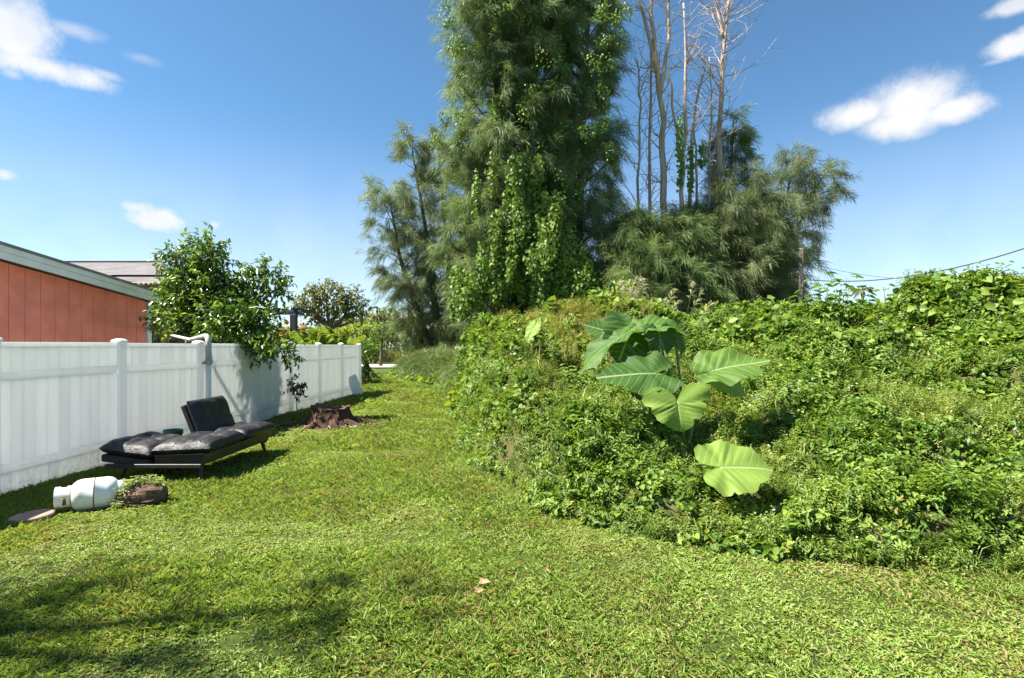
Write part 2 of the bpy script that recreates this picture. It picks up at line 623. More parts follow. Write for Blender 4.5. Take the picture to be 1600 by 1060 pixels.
def scatter(name, col, P, rot, scl, idx, parent=None):
    me = bpy.data.meshes.new(name)
    n = len(P)
    me.vertices.add(n); me.vertices.foreach_set('co', np.asarray(P, dtype=np.float32).ravel())
    a = me.attributes.new('rot', 'FLOAT_VECTOR', 'POINT'); a.data.foreach_set('vector', np.asarray(rot, dtype=np.float32).ravel())
    a = me.attributes.new('scl', 'FLOAT', 'POINT'); a.data.foreach_set('value', np.asarray(scl, dtype=np.float32))
    a = me.attributes.new('idx', 'INT', 'POINT'); a.data.foreach_set('value', np.asarray(idx, dtype=np.int32))
    o = link(name, me, parent)
    ng = bpy.data.node_groups.new(name + '_nodes', 'GeometryNodeTree')
    ng.interface.new_socket('Geometry', in_out='INPUT', socket_type='NodeSocketGeometry')
    ng.interface.new_socket('Geometry', in_out='OUTPUT', socket_type='NodeSocketGeometry')
    N, L = ng.nodes.new, ng.links.new
    gi, go = N('NodeGroupInput'), N('NodeGroupOutput')
    iop = N('GeometryNodeInstanceOnPoints')
    ci = N('GeometryNodeCollectionInfo')
    ci.inputs['Collection'].default_value = col
    ci.inputs['Separate Children'].default_value = True
    ci.inputs['Reset Children'].default_value = True

    def attr(nm, ty):
        x = N('GeometryNodeInputNamedAttribute'); x.data_type = ty
        x.inputs['Name'].default_value = nm
        return x.outputs['Attribute']
    L(gi.outputs[0], iop.inputs['Points'])
    L(ci.outputs[0], iop.inputs['Instance'])
    iop.inputs['Pick Instance'].default_value = True
    L(attr('idx', 'INT'), iop.inputs['Instance Index'])
    e2r = N('FunctionNodeEulerToRotation')
    L(attr('rot', 'FLOAT_VECTOR'), e2r.inputs[0])
    L(e2r.outputs[0], iop.inputs['Rotation'])
    L(attr('scl', 'FLOAT'), iop.inputs['Scale'])
    L(iop.outputs[0], go.inputs[0])
    md = o.modifiers.new('scatter', 'NODES')
    md.node_group = ng
    return o


def blade_patch(seed, n, rad, lmin, lmax, wmin, wmax, lean, mat, name):
    r = np.random.default_rng(seed)
    a = r.random(n) * 2 * np.pi
    q = np.sqrt(r.random(n)) * rad
    P = np.stack([np.cos(a) * q, np.sin(a) * q, -.005 + 0 * a], -1)
    az = r.random(n) * 2 * np.pi
    el = np.clip(r.normal(lean, .35, n), .1, 1.45)
    D = np.stack([np.cos(az) * np.cos(el), np.sin(az) * np.cos(el), np.sin(el)], -1)
    Ln = r.uniform(lmin, lmax, n); W = r.uniform(wmin, wmax, n)
    Nn = np.stack([-np.cos(az) * np.sin(el), -np.sin(az) * np.sin(el), np.cos(el)], -1) + r.normal(0, .25, (n, 3))
    t = np.clip(r.normal(.52, .27, n), 0, 1)
    dryb = r.random(n) < .05
    t[dryb] = r.random(dryb.sum()) * .15
    V, Fc, tt = leaf_geo(P, D, Nn, Ln, W, .3, .35, t)
    return np_mesh(name, V, Fc, mat, tt)


def make_lawn():
    near = [blade_patch(100 + i, 64, .12, .028, .062, .005, .010, .7, M['lawn'], 'lawn_tuft') for i in range(5)]
    near += [blade_patch(120 + i, 60, .12, .018, .034, .008, .014, .45, M['lawn'], 'lawn_clover') for i in range(3)]
    col = source_collection('lawn_patch', near)
    Ps, S, I = [], [], []

    def zone(y0, y1, dens, sc):
        w0, w1 = -7.5, 9.0
        n = int((y1 - y0) * (w1 - w0) * dens)
        X = rng.uniform(w0, w1, n); Y = rng.uniform(y0, y1, n)
        vis = (np.abs(X) < Y * 1.02 + 1.6)
        d = edge_dist(X, Y)
        ok = vis & (d < .5) & ((X > fence_x(Y) + .05) | (Y > 18.6))
        # thin, worn ground under the sofa and by the stump
        bare = np.exp(-(((X + 4.6) / .9) ** 2 + ((Y - 7.2) / 1.4) ** 2)) * .8
        bare = np.maximum(bare, np.exp(-(((X + 3.7) / .9) ** 2 + ((Y - 10.5) / .7) ** 2)) * .85)
        bare = np.maximum(bare, np.exp(-(((X - .35) / .35) ** 2 + ((Y - 5.6) / .4) ** 2)) * .8)
        for bx, by, rx, ry, st in ((-3.7, 3.95, .5, .25, .6), (-1.3, 2.95, .35, .25, .6), (-.9, 4.6, .5, .3, .35), (1.4, 3.1, .45, .25, .4), (-2.2, 6.0, .7, .4, .3), (2.9, 3.3, .4, .2, .4)):
            bare = np.maximum(bare, st * np.exp(-(((X - bx) / rx) ** 2 + ((Y - by) / ry) ** 2)))
        bare = np.maximum(bare, .45 * (vnoise(X, Y, .5, 77) > .8))
        ok &= rng.random(n) > bare
        X, Y = X[ok], Y[ok]
        lump = vnoise(X, Y, .35, 3)
        S.append(sc * rng.uniform(.75, 1.25, len(X)) * (.75 + .5 * lump))
        Ps.append(np.stack([X, Y, np.full(len(X), 0.0)], -1))
        cl = vnoise(X, Y, .9, 5) + rng.normal(0, .12, len(X))
        I.append(np.where(cl > .56, 5 + rng.integers(0, 3, len(X)), rng.integers(0, 5, len(X))))
    zone(1.2, 2.3, 160, 1.0)
    zone(2.3, 5, 250, 1.0)
    zone(5, 8.5, 170, 1.15)
    zone(8.5, 15, 75, 1.6)
    zone(15, 28, 38, 2.4)
    zone(28, 42, 12, 3.2)
    P = np.concatenate(Ps); s = np.concatenate(S); i = np.concatenate(I)
    rot = np.stack([rng.normal(0, .10, len(P)), rng.normal(0, .10, len(P)), rng.random(len(P)) * 6.283], -1)
    o = scatter('lawn_grass', col, P, rot, s, i)
    tag(o, 'short mown green lawn grass between the white fence and the thicket', 'grass', kind='stuff')


make_lawn()


# ------------------------------------------------------------------ white fence
def make_fence():
    root = empty('vinyl_fence', (fence_x(18.44), 18.44, 0), 'white vinyl privacy fence with square posts running along the lawn', 'fence')
    th = math.atan(0.02195)
    root.rotation_euler = (0, 0, -th)
    ys = [18.44 - 1.822 * k for k in range(10)]          # posts, far to near
    cs = math.cos(th)
    # local frame: origin at the far post, -Y runs back towards the camera along the fence
    pm = MB(); pm.box((0, 0, .86), (.127, .127, 1.72), bevel=.006); post = pm.mesh('post', M['vinyl'])
    cm = MB()
    cm.box((0, 0, 1.732), (.15, .15, .03), bevel=.006)
    cm.add([(-.072, -.072, 1.747), (.072, -.072, 1.747), (.072, .072, 1.747), (-.072, .072, 1.747), (-.03, -.03, 1.772), (.03, -.03, 1.772), (.03, .03, 1.772), (-.03, .03, 1.772)],
           [(0, 1, 5, 4), (1, 2, 6, 5), (2, 3, 7, 6), (3, 0, 4, 7), (4, 5, 6, 7)])
    cap = cm.mesh('post_cap', M['vinyl'])
    L = 1.822 / cs
    nb = 11
    bw = (L - .127) / nb
    boards = []
    for z0, z1 in ((.012, .253), (.347, 1.29), (1.38, 1.663)):
        bm_ = MB(); bm_.box((0, 0, (z0 + z1) / 2), (.022, bw - .0015, z1 - z0), bevel=.004); boards.append(bm_.mesh('board', M['vinyl']))
    rails = []
    for z, h, d in ((1.685, .05, .058), (1.335, .095, .05), (.30, .10, .05)):
        q = MB(); q.box((0, 0, z), (d, L - .13, h), bevel=.006); rails.append(q.mesh('rail', M['vinyl']))
    for k in range(10):
        y = -k * L
        jz = random.uniform(-.012, .012)
        p = link('post', post, root, (0, y, jz))
        link('post_cap', cap, p)
        if k == 9: break
        jx = random.uniform(-.004, .004)
        jr = random.uniform(-.006, .006)
        for m in rails:
            link('rail', m, root, (jx, y - L / 2, jz * .5), (jr, 0, 0))
        for b in range(nb):
            for bmesh_ in boards:
                link('board', bmesh_, root, (jx + random.uniform(-.0015, .0015), y - .0635 - bw * (b + .5), jz * .5 + random.uniform(-.002, .002)))


make_fence()


# ------------------------------------------------------------------ houses behind the fence
def make_shed():
    X0 = -9.07
    th = math.atan(0.02195)
    root = empty('board_shed', (X0 + .02195 * 12.74, 12.74, 0), 'salmon pink board shed with pale sloping roof edge behind the fence', 'shed')
    root.rotation_euler = (0, 0, -th)
    pink = flat_mat('salmon_paint', (.88, .27, .185), .75, vscale=3, var=.1, bumps=.25, bscale=60)
    trimm = flat_mat('pale_trim', (.74, .77, .76), .6, vscale=3, var=.06)
    shing = flat_mat('roof_edge', (.22, .22, .22), .9, vscale=10, bumps=.5)
    sl = .112                                            # roof pitch along Y
    top = lambda y: 2.72 - sl * y                        # y negative towards the camera
    bw = .306
    mb = MB(); mb.add([(-.05, 0, 0), (-.05, -7, 0), (-.05, -7, top(-7)), (-.05, 0, top(0)), (-.3, 0, 0), (-.3, -7, 0), (-.3, -7, top(-7)), (-.3, 0, top(0))],
                      [(0, 1, 2, 3), (7, 6, 5, 4), (0, 3, 7, 4), (1, 5, 6, 2), (3, 2, 6, 7)])
    mb.build('wall', flat_mat('dark_backing', (.08, .03, .025), .9), root)
    mb = MB(); mb.box((-2.6, -.02, 1.3), (4.5, .06, 2.6)); mb.build('end_wall', pink, root)
    y = -.13
    k = 0
    while y > -6.9:
        w = bw
        if k == 12:                                      # pale trim board between the two wall lengths
            mb = MB(); h = top(y - .07)
            mb.box((.012, y - .07, h / 2), (.06, .14, h), bevel=.004); mb.build('trim_board', trimm, root)
            y -= .14
        else:
            y2 = y - w
            g = .004
            mb = MB()
            vs = []
            for xx, ins in ((-.03, 0), (-.006, g), (.0, g * 2)):
                a, b = y - ins - .002, y2 + ins + .002
                vs += [(xx, a, 0.02), (xx, b, 0.02), (xx, b, top(b)), (xx, a, top(a))]
            fs = []
            for lv in range(2):
                o = lv * 4
                for q in range(4):
                    q2 = (q + 1) % 4
                    fs.append((o + q, o + q2, o + 4 + q2, o + 4 + q))
            fs.append((8, 9, 10, 11))
            mb.add(vs, [f[::-1] for f in fs[:-1]] + [fs[-1][::-1]])
            mb.build('board', pink, root)
            y = y2
        k += 1
    mb = MB(); h = top(0); mb.box((.01, -.06, h / 2), (.07, .13, h), bevel=.004); mb.build('corner_trim', trimm, root)
    # roof: slab with two stepped boards along its edge
    roof = MB()
    y0, y1 = .42, -7.5
    t = lambda y: 2.70 - sl * y
    roof.add([(.42, y0, t(y0) + .245), (.42, y1, t(y1) + .245), (-5.5, y1, t(y1) + .245), (-5.5, y0, t(y0) + .245),
              (.42, y0, t(y0) + .20), (.42, y1, t(y1) + .20), (-5.5, y1, t(y1) + .20), (-5.5, y0, t(y0) + .20)],
             [(0, 3, 2, 1), (4, 5, 6, 7), (0, 1, 5, 4), (3, 7, 6, 2), (0, 4, 7, 3), (1, 2, 6, 5)])
    ro = roof.build('roof', shing, root)
    for (xx, z0, z1, nm) in ((.385, .10, .198, 'upper_fascia'), (.35, -.02, .098, 'lower_fascia')):
        f = MB()
        ya = y0 - (.0 if z0 > .05 else .02)
        f.add([(xx, ya, t(ya) + z0), (xx, y1, t(y1) + z0), (xx, y1, t(y1) + z1), (xx, ya, t(ya) + z1),
               (xx - .04, ya, t(ya) + z0), (xx - .04, y1, t(y1) + z0), (xx - .04, y1, t(y1) + z1), (xx - .04, ya, t(ya) + z1)],
              [(0, 3, 2, 1), (4, 5, 6, 7), (0, 1, 5, 4), (3, 7, 6, 2), (0, 4, 7, 3), (1, 2, 6, 5)])
        f.build(nm, trimm, ro)
    s = MB()
    s.add([(.30, y0 - .05, t(y0) + .09), (.30, y1, t(y1) + .09), (-.03, y1, t(y1) + .09), (-.03, y0 - .05, t(y0) + .09)], [(0, 1, 2, 3)])
    s.build('soffit', trimm, ro)


make_shed()


def make_house():
    root = empty('shingle_house', (-14, 17, 0), 'low house with grey shingle roof and tan corrugated awning behind the shed', 'house')
    m, nt, b = new_mat('grey_shingle')
    g = nt.nodes.new('ShaderNodeNewGeometry')
    br = nt.nodes.new('ShaderNodeTexBrick')
    mp = nt.nodes.new('ShaderNodeMapping'); nt.links.new(g.outputs['Position'], mp.inputs[0])
    nt.links.new(mp.outputs[0], br.inputs[0])
    br.inputs['Scale'].default_value = 3.2
    br.inputs['Color1'].default_value = (.13, .12, .125, 1); br.inputs['Color2'].default_value = (.18, .17, .17, 1)
    br.inputs['Mortar'].default_value = (.10, .09, .09, 1); br.inputs['Mortar Size'].default_value = .015
    n = noise_n(nt, 1.3, 5)
    c = mixc(nt, .6, br.outputs[0], ramp(nt, [(0.3, (.55, .52, .5)), (.7, (1.1, 1.05, 1.0))], n.outputs[0]).outputs[0], 'MULTIPLY')
    nt.links.new(c, b.inputs['Base Color']); b.inputs['Roughness'].default_value = .95
    wall = flat_mat('shade_toned_wall', (.07, .05, .045), .85, var=.15)  # dark brown puts the shade behind the shed into the wall colour
    tan = flat_mat('tan_awning', (.55, .44, .33), .6, var=.08)
    wood = flat_mat('awning_wood', (.22, .12, .08), .8)
    # roof planes in local metres (root at -14,17)
    zr, ze = 4.87, 3.5
    mb = MB()
    mb.add([(-7, 3, zr), (.7, 3, zr), (4.2, -2.2, ze), (-9, -2.2, ze), (2.2, 3.6, ze), (-9, 3.6, ze)],
           [(0, 3, 2, 1), (0, 1, 4, 5), (1, 2, 4), (0, 5, 3)])
    ro = mb.build('roof', m, root)
    rd = MB(); rd.box((-3.15, 3, zr + .015), (7.7, .22, .05), bevel=.01); rd.build('ridge_cap', flat_mat('ridge', (.12, .11, .11), .9), ro)
    vp = MB(); p = at(243, 410, 20) - Vector((-14, 17, 0))
    vp.lathe([(.045, 0), (.045, .22), (.09, .22), (.09, .3), (.03, .32)], 10, Matrix.Translation((p.x, 3.05, zr - .02)))
    vp.build('vent_pipe', flat_mat('vent_black', (.03, .03, .03), .6), ro)
    w = MB(); w.box((-3.4, .7, 1.7), (10.8, 5.2, 3.4)); w.build('wall', wall, root)
    fb = MB(); fb.box((-2.45, -2.22, ze - .09), (13.2, .04, .18)); fb.build('fascia', flat_mat('fascia_grey', (.4, .4, .4), .7), root)
    # lean-to roof with a valley seen under the ridge
    lr = MB()
    a = at(195, 434, 16.5) - Vector((-14, 17, 0)); b2 = at(262, 418, 17.5) - Vector((-14, 17, 0))
    lr.add([(a.x, -1.3, 3.80), (3.6, -1.3, 3.80), (2.2, 1.5, 4.15), (b2.x - 1.6, 1.5, 4.15)], [(0, 1, 2, 3)])
    lr.build('lean_to_roof', m, root)
    # corrugated awning
    aw = MB(); vs, fs = [], []
    x0, x1 = at(196, 450, 14.2).x + 14, at(266, 450, 14.2).x + 14
    nn = 64
    for i in range(nn + 1):
        x = x0 + (x1 - x0) * i / nn
        z = .025 * math.sin(i * 2 * math.pi / 7)
        for (yy, zz) in ((-3.0, 3.34), (-1.4, 3.60)):
            vs.append((x, yy, zz + z)); vs.append((x, yy, zz + z - .012))
    for i in range(nn):
        o = i * 4
        fs += [(o, o + 4, o + 6, o + 2), (o + 1, o + 3, o + 7, o + 5), (o, o + 1, o + 5, o + 4)]
    aw.add(vs, fs); awo = aw.build('awning', tan, root)
    e = MB(); e.box(((x0 + x1) / 2, -2.9, 3.24), (x1 - x0 - .04, .06, .12)); e.build('awning_beam', wood, awo)
    for xx in (x0 + .1, x1 - .1):
        q = MB(); q.box((xx, -2.9, 1.6), (.09, .09, 3.15)); q.build('awning_post', wood, awo)


make_house()


def make_downspout():
    Y0 = 9.42
    fx = fence_x(Y0) + .125
    root = empty('downspout', (fx, Y0, 0), 'white downspout pipe bent over the fence top behind the black sofa', 'pipe')
    p = [at(232, 514, 12.7), at(262, 523, 11.5), at(297, 531, 9.75)]
    loc = Vector((fx, Y0, 0))
    mb = MB()
    pts = [q - loc for q in p] + [Vector((-.11, .10, 1.85)), Vector((-.03, .02, 1.83)), Vector((0.0, 0, 1.74)), Vector((0.0, 0, 1.38))]
    mb.tube(pts, [.03, .03, .032, .038, .045, .05, .052], 10)
    mb.build('upper_pipe', flat_mat('weathered_pipe', (.46, .46, .43), .6, var=.1), root, smooth=True)
    mb = MB(); mb.tube([(0, 0, 1.36), (0.0, 0, .7), (0, 0, .06)], .045, 10); mb.build('lower_pipe', M['vinyl'], root, smooth=True)
    mb = MB(); mb.lathe([(.062, 1.33), (.064, 1.34), (.064, 1.40), (.062, 1.41)], 12); mb.box((-.05, 0, 1.36), (.04, .19, .035), bevel=.004)
    mb.build('bracket', flat_mat('bracket_grey', (.35, .36, .36), .5), root)


make_downspout()


# ------------------------------------------------------------------ thicket
CTRL = np.array([  # X, Y, height
    (2, 4.9, .30), (2.4, 4.9, .26), (2.0, 5.4, .42), (4, 4.7, .42), (6, 4.5, .5), (.8, 6.3, .72), (0.3, 7.6, 1.05), (2, 6.2, .80), (1.4, 7.4, 1.15), (3.2, 6.3, .86), (4.4, 6.0, .9), (6, 6, 1.05),
    (6.8, 8, 1.65), (5.8, 9.5, 1.72), (3.4, 8.6, 1.45), (1.2, 9, 1.45), (-.2, 10, 1.6), (1.3, 11, 2.0), (0, 12.5, 2.05), (-.3, 8.8, 1.3), (-1, 14.3, 2.3), (-1, 16, 2.5), (.9, 14.5, 2.75),
    (2.4, 13, 2.45), (2.6, 10.5, 1.75), (4.6, 11.5, 1.9), (5.9, 12, 2.3), (7.9, 13, 2.35), (8.3, 11.6, 2.3), (8.4, 10.4, 2.55), (9.6, 9.6, 2.6), (8.2, 8.2, 1.9), (11, 11, 2.75), (10, 7, 1.9),
    (1.5, 20, 2.6), (4, 18, 2.6), (9, 18, 2.6), (13, 14, 3.0), (-1.5, 24, .9), (-4, 28, .5), (-2, 19.5, .6), (-.9, 18.8, 1.4), (-3, 23.5, .5), (1, 24, 1.8), (-.6, 11.4, 2.0), (-.9, 13, 2.25), (14, 8, 2.6), (12, 5, 1.2)])


def thicket_h(X, Y, lumps=True):
    d2 = (X[:, None] - CTRL[None, :, 0]) ** 2 + (Y[:, None] - CTRL[None, :, 1]) ** 2
    w = 1 / (d2 + .15) ** 1.6
    h = (w * CTRL[None, :, 2]).sum(1) / w.sum(1)
    d = edge_dist(X, Y)
    steep = np.interp(Y, [4, 5.5, 7, 9, 12, 15, 20, 30], [1.1, 1.5, 2.0, 2.4, 4.0, 6, .8, .5])
    h = np.minimum(h, .10 + steep * np.maximum(d, 0))
    if lumps:
        amp = np.clip(h * .5, .08, .58)
        h = h + amp * ((vnoise(X, Y, 1.15, 11) - .5) * 1.7 + (vnoise(X, Y, .5, 12) - .5) * 1.2)
    low = (((X - 2.1) / .50) ** 2 + ((Y - 4.75) / .38) ** 2) < 1              # flattened below the lowest big leaf
    h = np.where(low, np.minimum(h, .20), h)
    return np.where(d > -.15, np.maximum(h, .04), 0)


def sprig_upright(seed, mat, stems, hgt, npair, ll, lw, spread, flower=0, name='weed_sprig'):
    """upright weed: stems with opposite leaf pairs"""
    r = np.random.default_rng(seed)
    P, D, Nn, Ls, Ws, T = [], [], [], [], [], []
    fl = []
    for s in range(stems):
        a = r.random() * 6.283
        b = np.array([math.cos(a), math.sin(a), 0]) * r.random() * spread * .6
        lean = np.array([math.cos(a), math.sin(a), 0]) * r.random() * .5 * hgt
        H = hgt * r.uniform(.7, 1.15)
        st = r.normal(.5, .12)
        for k in range(npair):
            t = (k + .6) / npair
            p = b + lean * t * t + np.array([0, 0, H * t])
            az = r.random() * 6.283
            for q in (0, math.pi):
                aa = az + q + r.normal(0, .3)
                el = r.normal(.25, .35)
                P.append(p); D.append([math.cos(aa) * math.cos(el), math.sin(aa) * math.cos(el), math.sin(el)])
                Nn.append([-math.cos(aa) * math.sin(el) + r.normal(0, .3), -math.sin(aa) * math.sin(el) + r.normal(0, .3), math.cos(el)])
                sz = r.uniform(.7, 1.25) * (1.1 - .45 * t)
                Ls.append(ll * sz); Ws.append(lw * sz); T.append(st + r.normal(0, .12) + .15 * t)
        if r.random() < flower: fl.append(b + lean + np.array([0, 0, H + .03]))
    V, Fc, t = leaf_geo(np.array(P), np.array(D), np.array(Nn), np.array(Ls), np.array(Ws), .3, .3, np.clip(T, 0, 1))
    me = np_mesh(name, V, Fc, mat, t)
    if fl:
        import bmesh
        bm = bmesh.new(); bm.from_mesh(me)
        me.materials.append(M['petal']); me.materials.append(M['pollen'])
        for p in fl:
            c = Vector(p)
            for k in range(5):
                a0 = k * 1.2566
                d1 = Vector((math.cos(a0), math.sin(a0), .15)); d2 = Vector((-math.sin(a0), math.cos(a0), 0))
                f = bm.faces.new([bm.verts.new(c), bm.verts.new(c + d1 * .009 + d2 * .005), bm.verts.new(c + d1 * .016), bm.verts.new(c + d1 * .009 - d2 * .005)])
                f.material_index = 1
            f = bm.faces.new([bm.verts.new(c + Vector((math.cos(k * 1.0472) * .005, math.sin(k * 1.0472) * .005, .004))) for k in range(6)])
            f.material_index = 2
        bm.to_mesh(me); bm.free()
    return me


def sprig_mat_(seed, mat, n, rad, thick, ll, lw, name='vine_sprig', tilt=.45, tm=.5):
    """mat of vine leaves facing up and outwards"""
    r = np.random.default_rng(seed)
    a = r.random(n) * 6.283; q = np.sqrt(r.random(n)) * rad
    P = np.stack([np.cos(a) * q, np.sin(a) * q, r.random(n) * thick], -1)
    az = r.random(n) * 6.283
    Nn = unit(np.stack([r.normal(0, tilt, n), r.normal(0, tilt, n), np.ones(n)], -1))
    D = np.stack([np.cos(az), np.sin(az), r.normal(-.25, .25, n)], -1)
    s = r.uniform(.6, 1.25, n)
    V, Fc, t = leaf_geo(P, D, Nn, ll * s, lw * s, .25, .25, np.clip(r.normal(tm, .2, n), 0, 1))
    return np_mesh(name, V, Fc, mat, t)


def grass_clump(seed, mat, n, rad, l0, l1, w, name='grass_sprig', lean=1.05):
    r = np.random.default_rng(seed)
    parts = []
    a = r.random(n) * 6.283; q = r.random(n) * rad
    P = np.stack([np.cos(a) * q, np.sin(a) * q, 0 * a], -1)
    az = r.random(n) * 6.283
    el = np.clip(r.normal(lean, .25, n), .3, 1.5)
    L = r.uniform(l0, l1, n)
    D1 = np.stack([np.cos(az) * np.cos(el), np.sin(az) * np.cos(el), np.sin(el)], -1)
    el2 = el - r.uniform(.7, 1.6, n)
    D2 = np.stack([np.cos(az) * np.cos(el2), np.sin(az) * np.cos(el2), np.sin(el2)], -1)
    S = np.stack([-np.sin(az), np.cos(az), 0 * az], -1)
    A = P; B = P + D1 * (L * .6)[:, None]; Cc = B + D2 * (L * .4)[:, None]
    ww = (w * r.uniform(.6, 1.2, n))[:, None]
    V = np.stack([A - S * ww * .4, A + S * ww * .4, B + S * ww * .5, Cc, B - S * ww * .5], 1).reshape(-1, 3)
    b = (np.arange(n) * 5)[:, None]
    F1 = b + np.array([[0, 1, 2, 4]]); F2 = b + np.array([[4, 2, 3, 3]])
    t = np.repeat(np.clip(r.normal(.5, .22, n), 0, 1), 5)
    V2 = V
    # tip as quad with a doubled point moved slightly
    tip = V.reshape(-1, 5, 3)[:, 3] + S * .0008
    V2 = np.concatenate([V, tip]); t2 = np.concatenate([t, t[::5]])
    ti = len(V) + np.arange(n)
    F2 = np.concatenate([b + np.array([[4, 2]]), b + 3, ti[:, None]], 1)
    F2 = F2[:, [0, 1, 3, 2]]
    return np_mesh(name, V2, np.concatenate([F1, F2]), mat, t2)


def make_thicket():
    srcs = []
    for i in range(4): srcs.append(sprig_upright(200 + i, M['weed'], 6, .22, 7, .048, .024, .13, .10))             # 0-3 small-leaved weed
    for i in range(3): srcs.append(sprig_mat_(220 + i, M['vine'], 22, .17, .12, .085, .078))                        # 4-6 vine
    for i in range(2): srcs.append(grass_clump(240 + i, M['weed'], 26, .06, .22, .5, .009))                         # 7-8 grass
    for i in range(3): srcs.append(sprig_upright(260 + i, M['yellow'], 6, .26, 10, .032, .010, .12))                # 9-11 fine yellow weed
    for i in range(2): srcs.append(sprig_upright(280 + i, M['vine'], 4, .28, 5, .10, .046, .12))                    # 12-13 larger leaves
    for i in range(2): srcs.append(sprig_mat_(300 + i, M['dry'], 10, .15, .05, .05, .025, tilt=.8))                 # 14-15 dead leaves
    for i in range(2): srcs.append(sprig_upright(320 + i, M['weed'], 4, .30, 8, .065, .016, .12))                   # 16-17 narrow leaves
    for i in range(2): srcs.append(sprig_mat_(340 + i, M['vine'], 14, .18, .14, .13, .12, tilt=.6, tm=.62))         # 18-19 big heart leaves
    col = source_collection('thicket_sprig', srcs)
    # dark sheet added below the leaves; its colour closes and darkens the gaps
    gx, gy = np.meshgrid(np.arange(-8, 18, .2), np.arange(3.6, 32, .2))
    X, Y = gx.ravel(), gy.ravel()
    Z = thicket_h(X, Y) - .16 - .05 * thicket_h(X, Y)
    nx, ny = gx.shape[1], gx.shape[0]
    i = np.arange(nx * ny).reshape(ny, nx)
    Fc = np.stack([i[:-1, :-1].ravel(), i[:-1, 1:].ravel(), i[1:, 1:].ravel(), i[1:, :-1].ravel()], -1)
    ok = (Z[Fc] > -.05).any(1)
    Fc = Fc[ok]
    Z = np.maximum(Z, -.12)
    core = np_mesh('dark_undersheet', np.stack([X, Y, Z], -1), Fc, M['thatch'], smooth=True)

    def region(n, y0, y1, x1):
        Y = rng.uniform(y0, y1, n)
        X = rng.uniform(-8, x1, n)
        ok = (np.abs(X) < Y * 1.0 + 1.2) & (edge_dist(X, Y) > -.12)
        return X[ok], Y[ok]

    def put(name, zones, label, mask, cat):
        PX, PY, SC = [], [], []
        for (y0, y1, dens, sc) in zones:
            n = int((y1 - y0) * 26 * dens)
            x, y = region(n, y0, y1, 18)
            k = mask(x, y)
            PX.append(x[k]); PY.append(y[k]); SC.append(np.full(k.sum(), sc))
        X, Y, S = np.concatenate(PX), np.concatenate(PY), np.concatenate(SC)
        h = thicket_h(X, Y)
        e = .12
        hx = (thicket_h(X + e, Y) - thicket_h(X - e, Y)) / (2 * e)
        hy = (thicket_h(X, Y + e) - thicket_h(X, Y - e)) / (2 * e)
        deep = rng.random(len(X)) ** 1.5 * .26
        Z = np.maximum(h - .12 - deep, 0.0)
        d = edge_dist(X, Y)
        # kind of plant by place
        n1 = vnoise(X, Y, 1.3, 21) + rng.normal(0, .10, len(X))
        n2 = vnoise(X, Y, .9, 22) + rng.normal(0, .10, len(X))
        r = rng.random(len(X))
        idx = rng.integers(0, 4, len(X))
        vine = (n1 > .55)
        idx = np.where(vine, rng.integers(4, 7, len(X)), idx)
        idx = np.where((n2 > .66), rng.integers(12, 14, len(X)), idx)
        idx = np.where((n2 < .30), rng.integers(16, 18, len(X)), idx)
        idx = np.where(r < .06, rng.integers(7, 9, len(X)), idx)
        # vine mantle on the high parts and on the left hump
        high = (h > 1.75) | ((Y > 12.5) & (X < 1.5))
        idx = np.where(high & (r < .8), np.where(r < .45, rng.integers(4, 7, len(X)), rng.integers(18, 20, len(X))), idx)
        # pale fine weeds on the middle of the left slope
        pale = np.exp(-(((X - 1.6) / 1.6) ** 2 + ((Y - 11.8) / 2.6) ** 2))
        pale = np.maximum(pale, .45 * np.exp(-(((X - 1.0) / .8) ** 2 + ((Y - 7.5) / 1.2) ** 2)))
        idx = np.where(rng.random(len(X)) < pale * .95, rng.integers(9, 12, len(X)), idx)
        dryp = .03 + .25 * np.exp(-(((X - .5) / .35) ** 2 + ((Y - 5.7) / .6) ** 2)) + .06 * (vnoise(X, Y, .7, 31) > .7)
        idx = np.where(rng.random(len(X)) < dryp, rng.integers(14, 16, len(X)), idx)
        rot = np.stack([np.clip(np.arctan(hy) * .75, -1, 1) + rng.normal(0, .2, len(X)), np.clip(-np.arctan(hx) * .75, -1, 1) + rng.normal(0, .2, len(X)), rng.random(len(X)) * 6.283], -1)
        # rotate about z first, then tilt: use small-angle trick by drawing the z spin into the sprig choice
        S = S * rng.uniform(.7, 1.3, len(X))
        o = scatter(name, col, np.stack([X, Y, Z], -1), rot, S, idx)
        tag(o, label, cat, kind='stuff')
        return o
    near = put('undergrowth', [(3.6, 6.5, 330, .64), (6.5, 9.5, 190, .82), (9.5, 13, 105, 1.08), (13, 19, 45, 1.5)],
               'dense green weeds and vines sloping up from the lawn edge', lambda x, y: (y < 13) | (x > 2.2), 'undergrowth')
    core_o = link('dark_undersheet', core, near)
    put('vine_thicket', [(12.5, 19, 120, 1.3), (19, 30, 30, 2.0)],
        'tall vine covered hump at the end of the thicket beside the mown path', lambda x, y: (y >= 13) & (x <= 2.2), 'thicket')


make_thicket()


# ------------------------------------------------------------------ trees
def limb(mb, pts, r0, r1, n=6):
    k = len(pts)
    mb.tube(pts, [r0 + (r1 - r0) * i / (k - 1) for i in range(k)], n)


def curve_pts(a, b, bow, k=5, r=random):
    a, b = Vector(a), Vector(b)
    mid = Vector((r.uniform(-1, 1), r.uniform(-1, 1), r.uniform(-.3, .6))) * bow
    return [a.lerp(b, t) + mid * math.sin(math.pi * t) for t in [i / (k - 1) for i in range(k)]]


